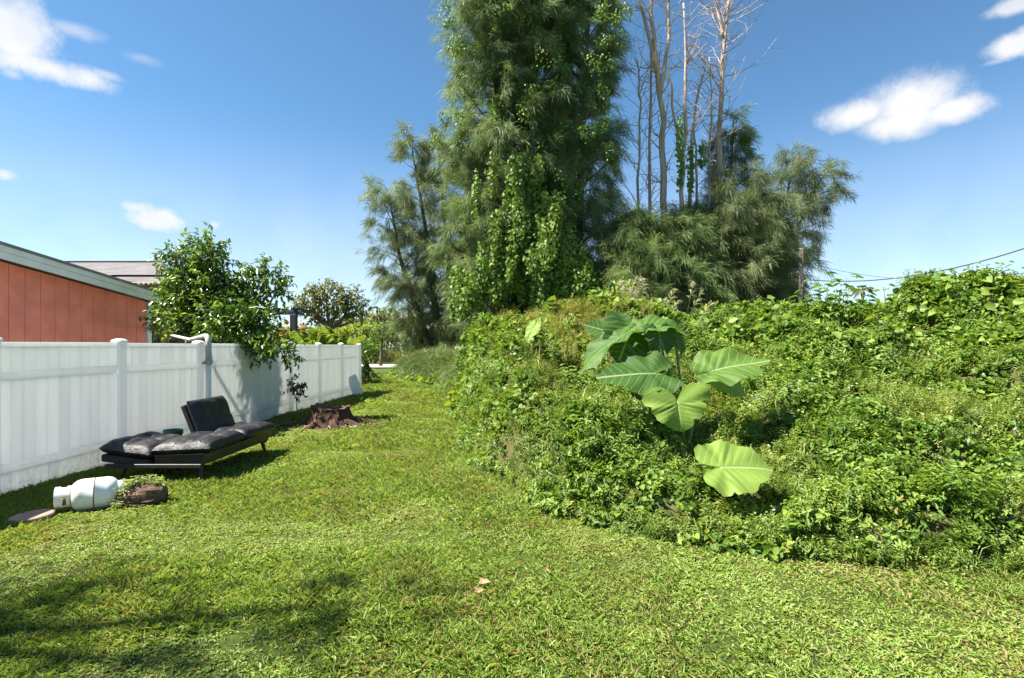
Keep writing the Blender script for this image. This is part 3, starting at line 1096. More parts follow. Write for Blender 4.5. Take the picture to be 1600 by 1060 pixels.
def casuarina(label, trunks, zs, left, right, nbr, nw, mat, seed, t0=.12, tr=.28, group='feathery pines behind the thicket', wl=(.26, .66), ww=(.013, .027), up=(.25, .85)):
    """tall she-oak: trunk, rising limbs and drooping sprays of fine needles.
    zs/left/right: crown half-widths (metres) by height"""
    r = np.random.default_rng(seed); rr = random.Random(seed)
    base = Vector(trunks[0][0]); base.z = 0
    root = empty('casuarina_tree', base, label, 'tree', group)
    tm = MB()
    parts = []
    zs = np.array(zs); left = np.array(left); right = np.array(right)
    nper = max(1, nbr // len(trunks))
    for pts in trunks:
        pts = [Vector(p) for p in pts]
        P = np.array([p[:] for p in pts])
        fine = []
        for i in range(len(pts) - 1):
            for t in (0, .33, .66): fine.append(pts[i].lerp(pts[i + 1], t))
        fine.append(pts[-1])
        H = pts[-1].z
        fine = [p + Vector((rr.uniform(-.06, .06), rr.uniform(-.06, .06), 0)) for p in fine]
        tm.tube([p - base for p in fine], [max(.03, tr * (1 - .93 * (p.z / H))) for p in fine], 8)
        for k in range(nper):
            z = H * (t0 + (1 - t0) * ((k + rr.random()) / nper))
            x = np.interp(z, P[:, 2], P[:, 0]); y = np.interp(z, P[:, 2], P[:, 1])
            az = k * 2.39996 + rr.uniform(-.4, .4)
            c, s = math.cos(az), math.sin(az)
            Rl, Rr = np.interp(z, zs, left), np.interp(z, zs, right)
            Rm = (Rl if c < 0 else Rr) * c * c + .5 * (Rl + Rr) * s * s
            Rm *= rr.uniform(.55, 1.12)
            if Rm < .2: continue
            if y - pts[0].y + Rm * s > Rm * .75: Rm *= .8
            st = Vector((x, y, z))
            el = rr.uniform(*up)
            hz = Vector((c, s, 0))
            p1 = st + hz * Rm * .5 + Vector((0, 0, Rm * .5 * math.tan(el)))
            p2 = st + hz * Rm * .85 + Vector((0, 0, Rm * .85 * math.tan(el) * .95))
            p3 = st + hz * Rm + Vector((0, 0, Rm * math.tan(el) * .88))
            bp = [st, st.lerp(p1, .5) + Vector((0, 0, .08)), p1, p2, p3]
            tm.tube([p - base for p in bp], [max(.012, .03 * Rm * (1 - q)) for q in (0, .3, .5, .75, .95)], 4, cap=False)
            # sprays along the limb
            B = np.array([p[:] for p in bp])
            npl = max(4, int(Rm * 4.2))
            for q in range(npl):
                u = .32 + .71 * ((q + rr.random()) / npl) ** .8
                f = min(u, .999) * 4; i = int(f)
                c0 = B[i] + (B[i + 1] - B[i]) * (f - i)
                c0 = c0 + r.normal(0, .15, 3)
                out = unit((B[min(i + 1, 4)] - B[i])[None])[0]
                n = int(nw * 2.0 * rr.uniform(.6, 1.3))
                plume = out * .7 + r.normal(0, .45, 3) + np.array([0, 0, rr.uniform(-.55, .35)])
                plume = plume / np.linalg.norm(plume)
                ln = rr.uniform(.5, 1.1)
                al = r.random(n)
                Pp = c0 + plume * (al * ln)[:, None] + r.normal(0, .08, (n, 3)) + np.array([0, 0, -1.0]) * (al ** 2 * ln * .4)[:, None]
                D = plume * .9 + r.normal(0, .42, (n, 3)) + np.array([0, 0, -.45])
                tb = rr.gauss(.5, .22)
                tt = np.clip(tb + r.normal(0, .08, n), 0, 1)
                parts.append(wisp_geo(Pp, D, r.uniform(wl[0], wl[1], n), r.uniform(ww[0], ww[1], n), tt, .25))
    tm.build('trunk', M['bark'], root, smooth=True)
    V, Fc, t = merge(parts)
    V = V - np.array(base[:], dtype=np.float32)
    link('crown', np_mesh('crown', V, Fc, mat, t), root)
    return root, len(Fc)


def px(x, y, Y): return at(x, y, Y)


def pxs(Y): return Y / F


cnt = 0
k = pxs(33)
_, n = casuarina('dark feathery pine leaning over the path, leftmost of the tall trees',
                 [[px(690, 575, 33), px(676, 430, 33), px(657, 310, 33), px(641, 208, 33)], [px(696, 575, 33.6), px(700, 400, 33.6), px(690, 290, 33.6), px(683, 203, 33.6)],
                  [px(684, 575, 32.6), px(650, 480, 32.6), px(622, 390, 32.6), px(607, 300, 32.6)]],
                 [0, 2, 5, 8, 11, 13, 15.6], [1.6, 2.2, 1.9, 1.6, 1.4, 1.1, .3], [1.4, 1.9, 1.7, 1.5, 1.2, .8, .3], 190, 44, M['needle_dark'], 31, t0=.06, tr=.3)
cnt += n
k = pxs(27)
_, n = casuarina('tallest grey green feathery pine with vines hanging from it',
                 [[px(775, 580, 27), px(772, 300, 27), px(778, 100, 27), px(782, -150, 27)], [px(800, 580, 27.6), px(815, 300, 27.6), px(830, 100, 27.6), px(835, -130, 27.6)]],
                 [0, 3, 6, 9, 11, 13, 16, 19, 22, 24.5], [1.5, 2.4, 2.9, 2.8, 2.3, 2.1, 2.5, 2.6, 2.2, .4], [1.5, 2.6, 2.9, 3.0, 3.0, 2.8, 2.6, 2.3, 1.8, .4], 430, 46, M['needle'], 32, t0=.08, tr=.36)
cnt += n
_, n = casuarina('tall feathery pine with vine strands, right beside the bare dead trunks',
                 [[px(900, 580, 28.4), px(905, 300, 28.4), px(915, 100, 28.4), px(925, -140, 28.4)]],
                 [0, 3, 6, 9, 12, 15, 18, 21, 24], [1.6, 2.4, 2.6, 2.7, 2.6, 2.5, 2.4, 2.2, .4], [1.6, 2.1, 2.0, 1.9, 1.6, 1.35, 1.35, 1.5, .4], 300, 46, M['needle'], 33, t0=.07, tr=.33)
cnt += n
_, n = casuarina('bushy dark green feathery pine at the foot of the dead trunks',
                 [[px(985, 580, 25.6), px(990, 450, 25.6), px(996, 335, 25.6)], [px(1055, 580, 26), px(1050, 450, 26), px(1062, 345, 26)]],
                 [0, 2, 4.2, 6.5, 8], [1.7, 2.2, 2.0, 1.2, .3], [1.7, 2.3, 2.0, 1.1, .3], 210, 46, M['needle_green'], 34, t0=.1, tr=.22)
cnt += n
_, n = casuarina('grey green feathery pine with thin pointed top behind the tallest dead branches',
                 [[px(1136, 580, 29.9), px(1138, 400, 29.9), px(1140, 280, 29.9), px(1145, 190, 29.9)], [px(1110, 580, 27.4), px(1112, 440, 27.4), px(1112, 330, 27.4)], [px(1160, 580, 28), px(1165, 440, 28), px(1160, 310, 28)]],
                 [0, 3, 5.5, 7.8, 9.7, 11.5, 14.5], [1.9, 2.5, 2.5, 1.9, 1.2, .75, .35], [1.9, 2.5, 2.5, 2.0, 1.7, 1.1, .4], 280, 44, M['needle_dark'], 35, t0=.08, tr=.27)
cnt += n
_, n = casuarina('loose olive feathery pine with spreading top nearest the power pole',
                 [[px(1215, 580, 34), px(1214, 430, 34), px(1225, 330, 34), px(1243, 240, 34)], [px(1218, 470, 33.5), px(1232, 390, 33.5), px(1262, 320, 33.5), px(1292, 262, 33.5)]],
                 [0, 3, 5, 7, 9, 11, 14], [1.8, 2.2, 2.0, 2.0, 2.1, 2.0, .5], [.4, .4, .5, .8, 1.7, 1.7, .5], 130, 40, M['needle_olive'], 36, t0=.2, tr=.2)
cnt += n
_, n = casuarina('low dark feathery pine filling in between the two olive pines',
                 [[px(1180, 580, 35.5), px(1178, 430, 35.5), px(1175, 320, 35.5)], [px(1110, 580, 34.5), px(1105, 470, 34.5), px(1100, 400, 34.5)]],
                 [0, 3, 6, 9, 11], [2.4, 3.0, 2.6, 1.6, .4], [2.4, 3.0, 2.4, 1.6, .4], 170, 44, M['needle_dark'], 37, t0=.06, tr=.24)
cnt += n


def dead_tree(label, pts, r0, seed, nside, blen=(1.0, 2.6), fork=None):
    r0 *= .82; nside = int(nside * 2.1)
    """bare trunk with upswept broken branches"""
    rr = random.Random(seed)
    base = Vector(pts[0])
    base = Vector((base.x, base.y, 0))
    root = empty('dead_tree', base, label, 'dead tree', 'bare dead trunks behind the thicket')
    tm = MB()

    def path(pp, ra, rb):
        fine = []
        for i in range(len(pp) - 1):
            for t in (0, .25, .5, .75): fine.append(pp[i].lerp(pp[i + 1], t) + Vector((rr.uniform(-1, 1), rr.uniform(-1, 1), 0)) * .06)
        fine.append(pp[-1])
        kk = len(fine)
        tm.tube([p - base for p in fine], [ra + (rb - ra) * i / (kk - 1) for i in range(kk)], 8)
        return fine
    P = [Vector(p) for p in pts]
    main = path([Vector((P[0].x, P[0].y, 0))] + P, r0, r0 * .28)
    runs = [(main, r0)]
    for f in (fork or []):
        fp = [Vector(p) for p in f]
        runs.append((path(fp, r0 * .55, r0 * .2), r0 * .5))
    for run, rr0 in runs:
        kk = len(run)
        for j in range(nside if run is main else max(3, nside // 2)):
            i = rr.randrange(int(kk * .3), kk - 1)
            p = run[i].lerp(run[i + 1], rr.random())
            az = rr.uniform(0, 6.283); el = rr.uniform(.1, 1.0)
            d = Vector((math.cos(az) * math.cos(el), math.sin(az) * math.cos(el) * .7, math.sin(el)))
            L = rr.uniform(*blen)
            q, seg = p.copy(), [p - base]
            dd = d.copy()
            for s in range(5):
                dd = (dd + Vector((rr.uniform(-.3, .3), rr.uniform(-.3, .3), rr.uniform(-.15, .35)))).normalized()
                q = q + dd * L / 5
                seg.append(q - base)
            rb = max(.018, rr0 * .16)
            bm_ = MB()
            bm_.tube(seg, [rb * (1 - .75 * s / 5) for s in range(6)], 5, cap=False)
            for t in range(6):
                s = rr.randrange(1, 6)
                dd2 = Vector((rr.uniform(-1, 1), rr.uniform(-1, 1), rr.uniform(-.2, .9))).normalized()
                l2 = L * rr.uniform(.18, .42)
                a = seg[s]
                bm_.tube([a, a + dd2 * l2 * .5 + Vector((0, 0, rr.uniform(-.05, .08))), a + dd2 * l2], [rb * .4, rb * .3, rb * .14], 3, cap=False)
            bm_.build('branch', M['dead_bark'], root)
    tm.build('trunk', M['dead_bark'], root, smooth=True)
    return root


Yd = 27.5
dead_tree('thickest bare dead trunk forking near the top into three stems', [px(1040, 420, Yd), px(1036, 280, Yd), px(1036, 190, Yd), px(1028, 110, Yd), px(1016, 0, Yd), px(1008, -60, Yd)], .27, 41, 16,
          fork=[[px(1032, 150, Yd), px(1045, 60, Yd), px(1047, -40, Yd)], [px(1028, 112, Yd), px(1004, 20, Yd), px(990, -50, Yd)]])
dead_tree('thin grey dead trunk full of fine twigs beside the vine covered pine', [px(996, 420, 28), px(997, 280, 28), px(1000, 160, 28), px(996, 95, 28)], .13, 42, 22, (1.2, 3.0))
dead_tree('slim dead trunk standing close against the thickest one', [px(1018, 420, 28.2), px(1014, 260, 28.2), px(1017, 120, 28.2), px(1020, 40, 28.2)], .15, 43, 10)
dead_tree('pale dead trunk with vine patches and a short forked top', [px(1064, 420, 27), px(1066, 300, 27), px(1071, 180, 27), px(1072, 95, 27), px(1068, 5, 27)], .20, 44, 8,
          fork=[[px(1072, 98, 27), px(1080, 92, 27)], [px(1062, 250, 27), px(1052, 165, 27), px(1044, 105, 27)]])
dead_tree('leaning dead trunk curving up to the right', [px(1076, 420, 28.6), px(1080, 230, 28.6), px(1090, 150, 28.6), px(1101, 110, 28.6)], .17, 45, 7)
dead_tree('tall dead trunk with many upswept branches, farthest to the right', [px(1124, 420, 29), px(1124, 240, 29), px(1128, 110, 29), px(1134, 50, 29), px(1145, -40, 29)], .24, 46, 26, (1.4, 3.4),
          fork=[[px(1131, 60, 29), px(1122, 20, 29), px(1106, -30, 29)]])


dead_tree('short grey dead stem between the pale trunk and the leaning one', [px(1086, 420, 29.4), px(1088, 280, 29.4), px(1084, 190, 29.4), px(1090, 150, 29.4)], .13, 47, 9)
dead_tree('slender dead stem with wispy twigs next to the tall upswept trunk', [px(1106, 420, 28.2), px(1108, 270, 28.2), px(1112, 160, 28.2), px(1108, 90, 28.2)], .13, 48, 12, (1.0, 2.4))


# climbing vines draped over the pines
def make_vines():
    r = np.random.default_rng(51)
    P, D, Nn, L, W, T = [], [], [], [], [], []

    def strand(x, y0, y1, wpx, Y, n, size=.13, tb=.55, dx=0.0):
        a = at(x, y0, Y); b = at(x + dx, y1, Y)
        for i in range(n):
            t = r.random()
            c = a.lerp(b, t)
            w = wpx / F * Y * (.55 + .6 * math.sin(math.pi * min(1, t * .85 + .12)))
            u = r.normal(0, .45)
            ph = u * 1.2
            p = np.array([c.x + w * math.sin(ph), c.y - abs(w) * .7 * math.cos(ph) + r.normal(0, .15), c.z + r.normal(0, .12)])
            P.append(p)
            D.append(np.array([r.normal(0, .5), r.normal(-.2, .4), -.8 + r.normal(0, .3)]))
            Nn.append(np.array([math.sin(ph) * .6 + r.normal(0, .35), -1.0 + r.normal(0, .35), .65]))
            s = r.uniform(.7, 1.3) * size
            L.append(s); W.append(s * .85); T.append(np.clip(tb + r.normal(0, .15), 0, 1))
    # many separate hanging strands: x, half width, top, bottom (photo rows), strands, tint
    rv = random.Random(52)
    for (cx, hw, top, bot, ns, tb) in [(815, 28, 240, 470, 70, .6), (850, 28, 300, 475, 60, .6), (790, 20, 330, 470, 28, .6), (885, 24, 370, 480, 26, .55), (725, 20, 400, 490, 16, .6),
                                       (752, 12, 370, 470, 9, .6), (778, 8, 330, 400, 6, .85), (915, 22, 410, 485, 16, .5), (822, 16, 140, 290, 9, .55), (838, 16, 40, 160, 4, .5),
                                       (745, 20, 80, 210, 5, .5), (765, 16, 160, 270, 4, .5), (900, 20, 90, 260, 4, .48), (712, 8, 30, 120, 4, .5), (872, 18, 10, 140, 3, .5), (795, 18, 0, 130, 4, .5),
                                       (936, 12, 40, 180, 6, .5), (947, 8, 140, 260, 6, .48), (958, 8, 0, 100, 5, .5), (708, 10, 180, 250, 4, .55), (885, 20, 220, 340, 5, .5)]:
        for q in range(ns):
            x = cx + rv.gauss(0, hw * .6)
            y0 = top + (bot - top) * rv.random() ** 1.3 * .75
            y1 = min(bot + 8, y0 + rv.uniform(25, 85))
            if top <= 220:
                for _ in range(1 if rv.random() < .7 else 2):
                    xx, yy = x + rv.gauss(0, 12), y0 + rv.gauss(0, 22)
                    strand(xx, yy, yy + rv.uniform(6, 26), rv.uniform(6, 15), 25.2 + rv.gauss(0, .5), rv.randint(20, 50), .105, .38 + rv.gauss(0, .12), rv.uniform(-12, 12))
                continue
            Yv = (24.7 if top > 220 else 25.3) + rv.gauss(0, .45)
            strand(x, y0, y1, rv.uniform(4, 14), Yv, int((y1 - y0) * rv.uniform(1.6, 2.8)), .15 if top > 220 else .13, tb - .08 + rv.gauss(0, .14), rv.uniform(-9, 9))
    V, Fc, t = leaf_geo(np.array(P), np.array(D), np.array(Nn), np.array(L), np.array(W), .2, .3, np.array(T))
    o = link('climbing_vine', np_mesh('climbing_vine', V, Fc, M['vine'], t))
    tag(o, 'bright green climbing vine hanging in curtains down the tallest pine', 'vine', kind='stuff')
    # a second vine on the dead trunks and the foot of the pines
    P.clear(); D.clear(); Nn.clear(); L.clear(); W.clear(); T.clear()
    for (x, y0, y1, w, Y, n, tb) in [(1062, 180, 290, 5, 26.8, 260, .45), (1078, 230, 300, 5, 28.2, 200, .4), (1095, 225, 262, 7, 28, 120, .45), (990, 335, 470, 22, 26.5, 900, .45),
                                     (1002, 370, 430, 14, 26.2, 500, .66), (960, 400, 470, 20, 26, 700, .42), (975, 440, 480, 18, 22, 500, .62), (1010, 400, 440, 10, 26, 200, .5)]:
        strand(x, y0, y1, w, Y, n, .15, tb)
    V, Fc, t = leaf_geo(np.array(P), np.array(D), np.array(Nn), np.array(L), np.array(W), .2, .3, np.array(T))
    o = link('creeper', np_mesh('creeper', V, Fc, M['vine'], t))
    tag(o, 'leafy creeper climbing the lower part of the dead trunks', 'vine', kind='stuff')


make_vines()


def leafy(name, label, cat, base, blobs, nleaf, ll, lw, mat, trunk_r, seed, group=None, bark='bark', twigs=False, fork=.45, per=9, droop=.35, drop=-.15):
    """broadleaf tree: trunk, limbs to every bough, leaves along twigs; blobs = (centre, radii)"""
    r = np.random.default_rng(seed); rr = random.Random(seed)
    base = Vector(base)
    root = empty(name, base, label, cat, group)
    tm = MB()
    cen = sum((Vector(b[0]) for b in blobs), Vector()) / len(blobs)
    fk = base.lerp(Vector((cen.x, cen.y, cen.z)), fork)
    tm.tube([p - base for p in curve_pts(base, fk, .08 * (fk - base).length, 5, rr)], [trunk_r * (1.15 - .45 * i / 4) for i in range(5)], 8)
    vol = np.array([(b[1][0] * b[1][1] * b[1][2]) ** .667 for b in blobs]); vol = vol / vol.sum()
    P, D, Nn, L, T = [], [], [], [], []
    for (c, rad), fr in zip(blobs, vol):
        c = Vector(c)
        limb(tm, [p - base for p in curve_pts(fk, c, .12 * (c - fk).length, 5, rr)], trunk_r * .6, trunk_r * .12, 6)
        nt_ = max(3, int(nleaf * fr / per))
        dirs = rdir(nt_, r)
        q = r.random(nt_) ** .45
        for i in range(nt_):
            s = np.array(c[:]) + dirs[i] * np.array(rad) * q[i] * .85
            d = dirs[i] * .8 + r.normal(0, .5, 3) + np.array([0, 0, .25 + drop])
            d /= np.linalg.norm(d)
            tl = ll * per * .32
            tb = r.normal(.5, .16)
            e = s + d * tl
            if twigs and i % 3 == 0:
                a = c.lerp(Vector(s), .35)
                tm.tube([a - base, Vector(s) - base, Vector(e) - base], [.012, .008, .003], 3, cap=False)
            for kf in range(per):
                t = (kf + .5) / per
                P.append(s + d * tl * t)
                side = r.normal(0, 1, 3); side /= np.linalg.norm(side)
                D.append(d * .5 + side * .9 + np.array([0, 0, -droop]))
                Nn.append(np.array([r.normal(0, .5), r.normal(0, .5), 1.0]))
                L.append(ll * r.uniform(.65, 1.25)); T.append(tb + .12 * t + r.normal(0, .08))
    tm.build('trunk', M[bark], root, smooth=True)
    L = np.array(L)
    V, Fc, t = leaf_geo(np.array(P) - np.array(base[:]), np.array(D), np.array(Nn), L, L * lw / ll, .25, .25, np.clip(T, 0, 1))
    link('crown', np_mesh('crown', V, Fc, mat, t), root)
    return root


# tree hanging over the fence
Yt = 11.6


def B(x, y, rx, ry, Y=Yt, dz=.8): return (at(x, y, Y), (rx / F * Y, max(rx, ry) / F * Y * dz, ry / F * Y))


leafy('broadleaf_tree', 'glossy dark green broadleaf tree hanging over the white fence', 'tree', (-6.45, 11.6, 0),
      [B(325, 405, 28, 36), B(282, 420, 24, 28), B(300, 455, 46, 36), B(345, 450, 44, 34), B(385, 455, 26, 30), B(418, 430, 22, 18), B(432, 455, 14, 16), B(300, 500, 50, 30),
       B(355, 500, 52, 34, 11.2), B(395, 510, 36, 30, 11.2), B(262, 495, 22, 18, 11.8), B(345, 528, 38, 18, 10.9), B(400, 538, 34, 20, 11.0), B(440, 550, 24, 13, 11.0), B(310, 375, 6, 12), B(275, 395, 8, 12)],
      11000, .12, .055, M['glossy'], .11, 61, twigs=True, drop=-.05)

# trees and plants beyond the fence
Yo = 60
leafy('oak_tree', 'distant spreading oak with rounded olive crown above the fence', 'tree', at(515, 562, Yo),
      [B(480, 470, 22, 18, Yo), B(510, 458, 30, 14, Yo), B(545, 465, 22, 14, Yo), B(566, 482, 14, 10, Yo), B(495, 488, 22, 14, Yo), B(530, 485, 28, 14, Yo), B(465, 480, 10, 8, Yo), B(555, 498, 14, 7, Yo)],
      3800, .34, .22, M['far_leaf'], .42, 62, fork=.55)
leafy('roadside_tree', 'small distant tree between the oak and the feathery pines', 'tree', at(590, 565, 58),
      [B(585, 500, 10, 9, 58), B(600, 518, 16, 14, 58), B(612, 505, 10, 14, 58), B(592, 530, 18, 14, 58)], 1400, .34, .2, M['far_leaf'], .16, 63)
leafy('flat_top_tree', 'dark thin trunked tree standing at the road past the fence end', 'tree', at(595, 572, 43),
      [B(598, 517, 18, 7, 43), B(585, 522, 12, 6, 43), B(610, 520, 12, 6, 43)], 1100, .22, .1, M['needle_green'], .13, 64, fork=.8)
leafy('roadside_shrub', 'bright leafy shrub across the road past the fence end', 'shrub', at(575, 566, 50),
      [B(578, 540, 14, 14, 50), B(562, 545, 12, 12, 50), B(590, 545, 10, 9, 50)], 1100, .26, .16, M['vine'], .08, 65)
leafy('garden_shrub', 'green shrub above the far end of the fence', 'shrub', at(572, 562, 40),
      [B(560, 520, 14, 10, 40), B(578, 515, 10, 9, 40), B(548, 528, 14, 10, 40)], 900, .24, .13, M['weed'], .07, 66)
leafy('croton_shrub', 'orange and yellow croton shrub behind the fence near the pergola', 'shrub', (at(468, 520, 23).x, 23, 0),
      [B(472, 523, 9, 10, 23), B(446, 525, 10, 9, 23)], 420, .16, .06, M['croton'], .03, 67)
leafy('fence_end_shrub', 'small dark shrub with a bare stem just past the fence end', 'shrub', gnd(577, 600),
      [B(572, 555, 9, 16, 23), B(576, 578, 9, 9, 23), B(566, 580, 8, 10, 23), B(580, 586, 6, 5, 23)], 900, .14, .07, M['glossy'], .035, 68)
leafy('shade_tree', 'tall leafy tree beyond the fence shading the lawn corner', 'tree', (-10.6, 2.4, 0),
      [((-9.2, 2.0, 9.3), (1.0, .8, .5)), ((-10.1, 2.3, 9.5), (.8, .8, .6)), ((-8.4, 1.5, 9.8), (.7, .6, .4)), ((-9.9, 1.2, 9.0), (.8, .6, .5)), ((-8.2, 2.1, 10.4), (.6, .5, .4)), ((-10.8, 1.8, 10.0), (.8, .8, .7))],
      3300, .085, .042, M['glossy'], .16, 69, fork=.7)



def palm(name, label, base, nfr, L, seed, mat, leaf=.35, arch=1.0, h=0.0, group=None, stem_r=.05, spread=(.35, 1.25)):
    """clump of arching feather fronds"""
    r = np.random.default_rng(seed); rr = random.Random(seed)
    base = Vector(base)
    root = empty(name, base, label, 'palm', group)
    if h:
        t = MB(); limb(t, [Vector((rr.uniform(-.1, .1), 0, h * i / 4)) for i in range(5)], stem_r * 1.3, stem_r, 8); t.build('trunk', M['bark'], root, smooth=True)
    for f in range(nfr):
        az = f * 2.4 + rr.uniform(-.3, .3); el = rr.uniform(*spread)
        d = Vector((math.cos(az) * math.cos(el), math.sin(az) * math.cos(el), math.sin(el)))
        pts = []
        Lf = L * rr.uniform(.8, 1.15)
        for i in range(9):
            t = i / 8
            pts.append(Vector((0, 0, h)) + d * Lf * t + Vector((0, 0, -arch * .42 * Lf * t * t)))
        P, D, Nn, Ls = [], [], [], []
        for i in range(34):
            t = .22 + .78 * i / 34
            q = t * 8; j = min(7, int(q))
            p = pts[j].lerp(pts[j + 1], q - j)
            ax = (pts[j + 1] - pts[j]).normalized()
            s = ax.cross(Vector((0, 0, 1)))
            if s.length < .05: s = Vector((1, 0, 0))
            s.normalize()
            sg = 1 if i % 2 else -1
            P.append(p[:]); D.append((s * sg * .7 + ax * .8 + Vector((0, 0, -.15 + rr.uniform(-.1, .1))))[:]); Nn.append((Vector((0, 0, 1)) + ax * .2)[:])
            Ls.append(leaf * math.sin(math.pi * (.15 + .8 * t)) * rr.uniform(.9, 1.1))
        Ls = np.array(Ls)
        V, Fc, tt = leaf_geo(np.array(P), np.array(D), np.array(Nn), Ls, np.full(len(Ls), leaf * .08), .15, .3, np.clip(r.normal(rr.uniform(.25, .75), .1, len(Ls)), 0, 1))
        fo = link('frond', np_mesh('frond', V, Fc, mat, tt), root)
        st = MB(); st.tube(pts, [stem_r * .5 * (1 - .85 * i / 8) + .003 for i in range(9)], 4, cap=False); st.build('frond_stem', M['stem'], fo)
    return root


palm('feather_palm', 'green feather palm clump rising over the fence beside the pergola post', (at(490, 530, 22).x, 22, 0), 13, 1.9, 71, M['palm'], .5, .7, 1.2, spread=(.7, 1.5))
palm('feather_palm', 'yellow green palm clump over the fence below the oak', (at(528, 530, 24).x, 24, 0), 13, 2.0, 72, M['palm'], .5, .7, 1.25, spread=(.7, 1.5))
palm('fan_palm', 'tiny distant palm tree on the skyline above the thicket', (at(1348, 500, 75).x, 75, 0), 20, 1.7, 73, M['far_leaf'], 0.6, 1.4, 9.8, stem_r=.16, spread=(-.3, 1.2))


def make_pergola():
    dark = flat_mat('dark_paint', (.045, .05, .06), .6)
    p = at(459, 530, 22)
    root = empty('pergola', (p.x, 22, 0), 'dark pergola post and beam rising behind the fence', 'pergola')
    z = at(459, 492, 22).z
    q = MB(); q.box((0, 0, z / 2), (.24, .24, z), bevel=.01); q.build('post', dark, root)
    q = MB(); q.box((-3.2, 3.0, z / 2), (.24, .24, z), bevel=.01); q.build('post', dark, root)
    q = MB(); q.box((-1.2, 0, z + .08), (3.1, .14, .16), bevel=.01); q.build('beam', dark, root)
    for i in range(4):
        q = MB(); q.box((-2.2 + i * .75, 1.0, z + .23), (.10, 2.6, .13), bevel=.01); q.build('rafter', dark, root)


make_pergola()


def make_far():
    # weeds along the far side of the road and a wood behind everything
    r = np.random.default_rng(81)
    n = 9000
    X = r.uniform(-32, 34, n); Y = r.uniform(49.3, 52.5, n)
    h = (.75 + .7 * vnoise(X, Y, 2.5, 4))
    P = np.stack([X, Y, r.random(n) * h], -1)
    D = np.stack([r.normal(0, .4, n), r.normal(0, .4, n), np.full(n, .9)], -1)
    V, Fc, t = leaf_geo(P, D, np.stack([r.normal(0, .3, n), -np.ones(n), np.full(n, .4)], -1), r.uniform(.3, .6, n), r.uniform(.06, .14, n), .2, .3, np.clip(r.normal(.4, .2, n), 0, 1))
    o = link('roadside_weeds', np_mesh('roadside_weeds', V, Fc, M['yellow'], t))
    tag(o, 'olive weeds growing along the far side of the road', 'weeds', kind='stuff')
    n = 26000
    X = r.uniform(-120, 120, n); Y = r.uniform(84, 100, n)
    h = 3.2 + 4.0 * vnoise(X, Y * .3, 7, 9) + 2.0 * vnoise(X, Y * .3, 2.5, 8)
    P = np.stack([X, Y, h * r.random(n) ** .7], -1)
    V, Fc, t = leaf_geo(P, r.normal(0, 1, (n, 3)), np.stack([r.normal(0, .5, n), -np.ones(n), np.full(n, .8)], -1), r.uniform(.6, 1.2, n), r.uniform(.4, .8, n), .2, .2, np.clip(r.normal(.45, .2, n), 0, 1))
    o = link('treeline', np_mesh('treeline', V, Fc, M['far_leaf'], t))
    tag(o, 'far line of trees along the horizon behind everything', 'woods', kind='stuff')


make_far()


def make_car():
    paint = flat_mat('silver_blue_paint', (.30, .36, .45), .3, metal=.5, var=.03)
    glass = flat_mat('car_glass', (.02, .025, .03), .08, spec=.8, var=.02)
    rub = flat_mat('tyre_rubber', (.02, .02, .02), .85)
    rim = flat_mat('wheel_rim', (.4, .4, .42), .35, metal=.8)
    p = at(601, 560, 56)
    root = empty('parked_car', (p.x - .6, 56, 0), 'silver blue car parked far off past the fence end', 'car')
    prof = [(-2.15, .32), (-2.2, .62), (-2.05, .86), (-1.25, .98), (-.55, 1.42), (.75, 1.45), (1.45, 1.05), (2.1, .92), (2.2, .6), (2.12, .32)]
    w = .86
    q = MB(); n = len(prof)
    vs = [(x, -w * (.86 if z > 1.0 else 1), z) for x, z in prof] + [(x, w * (.86 if z > 1.0 else 1), z) for x, z in prof]
    q.add(vs, [tuple(range(n)), tuple(range(n, 2 * n))[::-1]] + [(i, i + n, (i + 1) % n + n, (i + 1) % n) for i in range(n)])
    q.build('body', paint, root, bevel=.04)
    for sy in (-1, 1):
        q = MB()
        q.add([(-1.1, sy * w * .98, 1.0), (-.08, sy * w * .98, 1.0), (-.08, sy * w * .885, 1.36), (-.5, sy * w * .885, 1.36)], [(0, 1, 2, 3)])
        q.build('side_window', glass, root)
        q = MB()
        q.add([(0.02, sy * w * .98, 1.0), (1.25, sy * w * .98, 1.03), (.7, sy * w * .885, 1.38), (0.02, sy * w * .885, 1.36)], [(0, 1, 2, 3)])
        q.build('side_window', glass, root)
        for x in (-1.35, 1.35):
            q = MB(); q.lathe([(.2, -.1), (.31, -.1), (.33, -.06), (.33, .06), (.31, .1), (.2, .1)], 20, Matrix.Translation((x, sy * .8, .33)) @ Matrix.Rotation(R(90), 4, 'X'))
            wh = q.build('wheel', rub, root, smooth=True)
            q = MB(); q.lathe([(.05, -.105), (.2, -.105), (.2, .105), (.05, .105)], 16, Matrix.Translation((x, sy * .8, .33)) @ Matrix.Rotation(R(90), 4, 'X')); q.build('rim', rim, wh)


make_car()


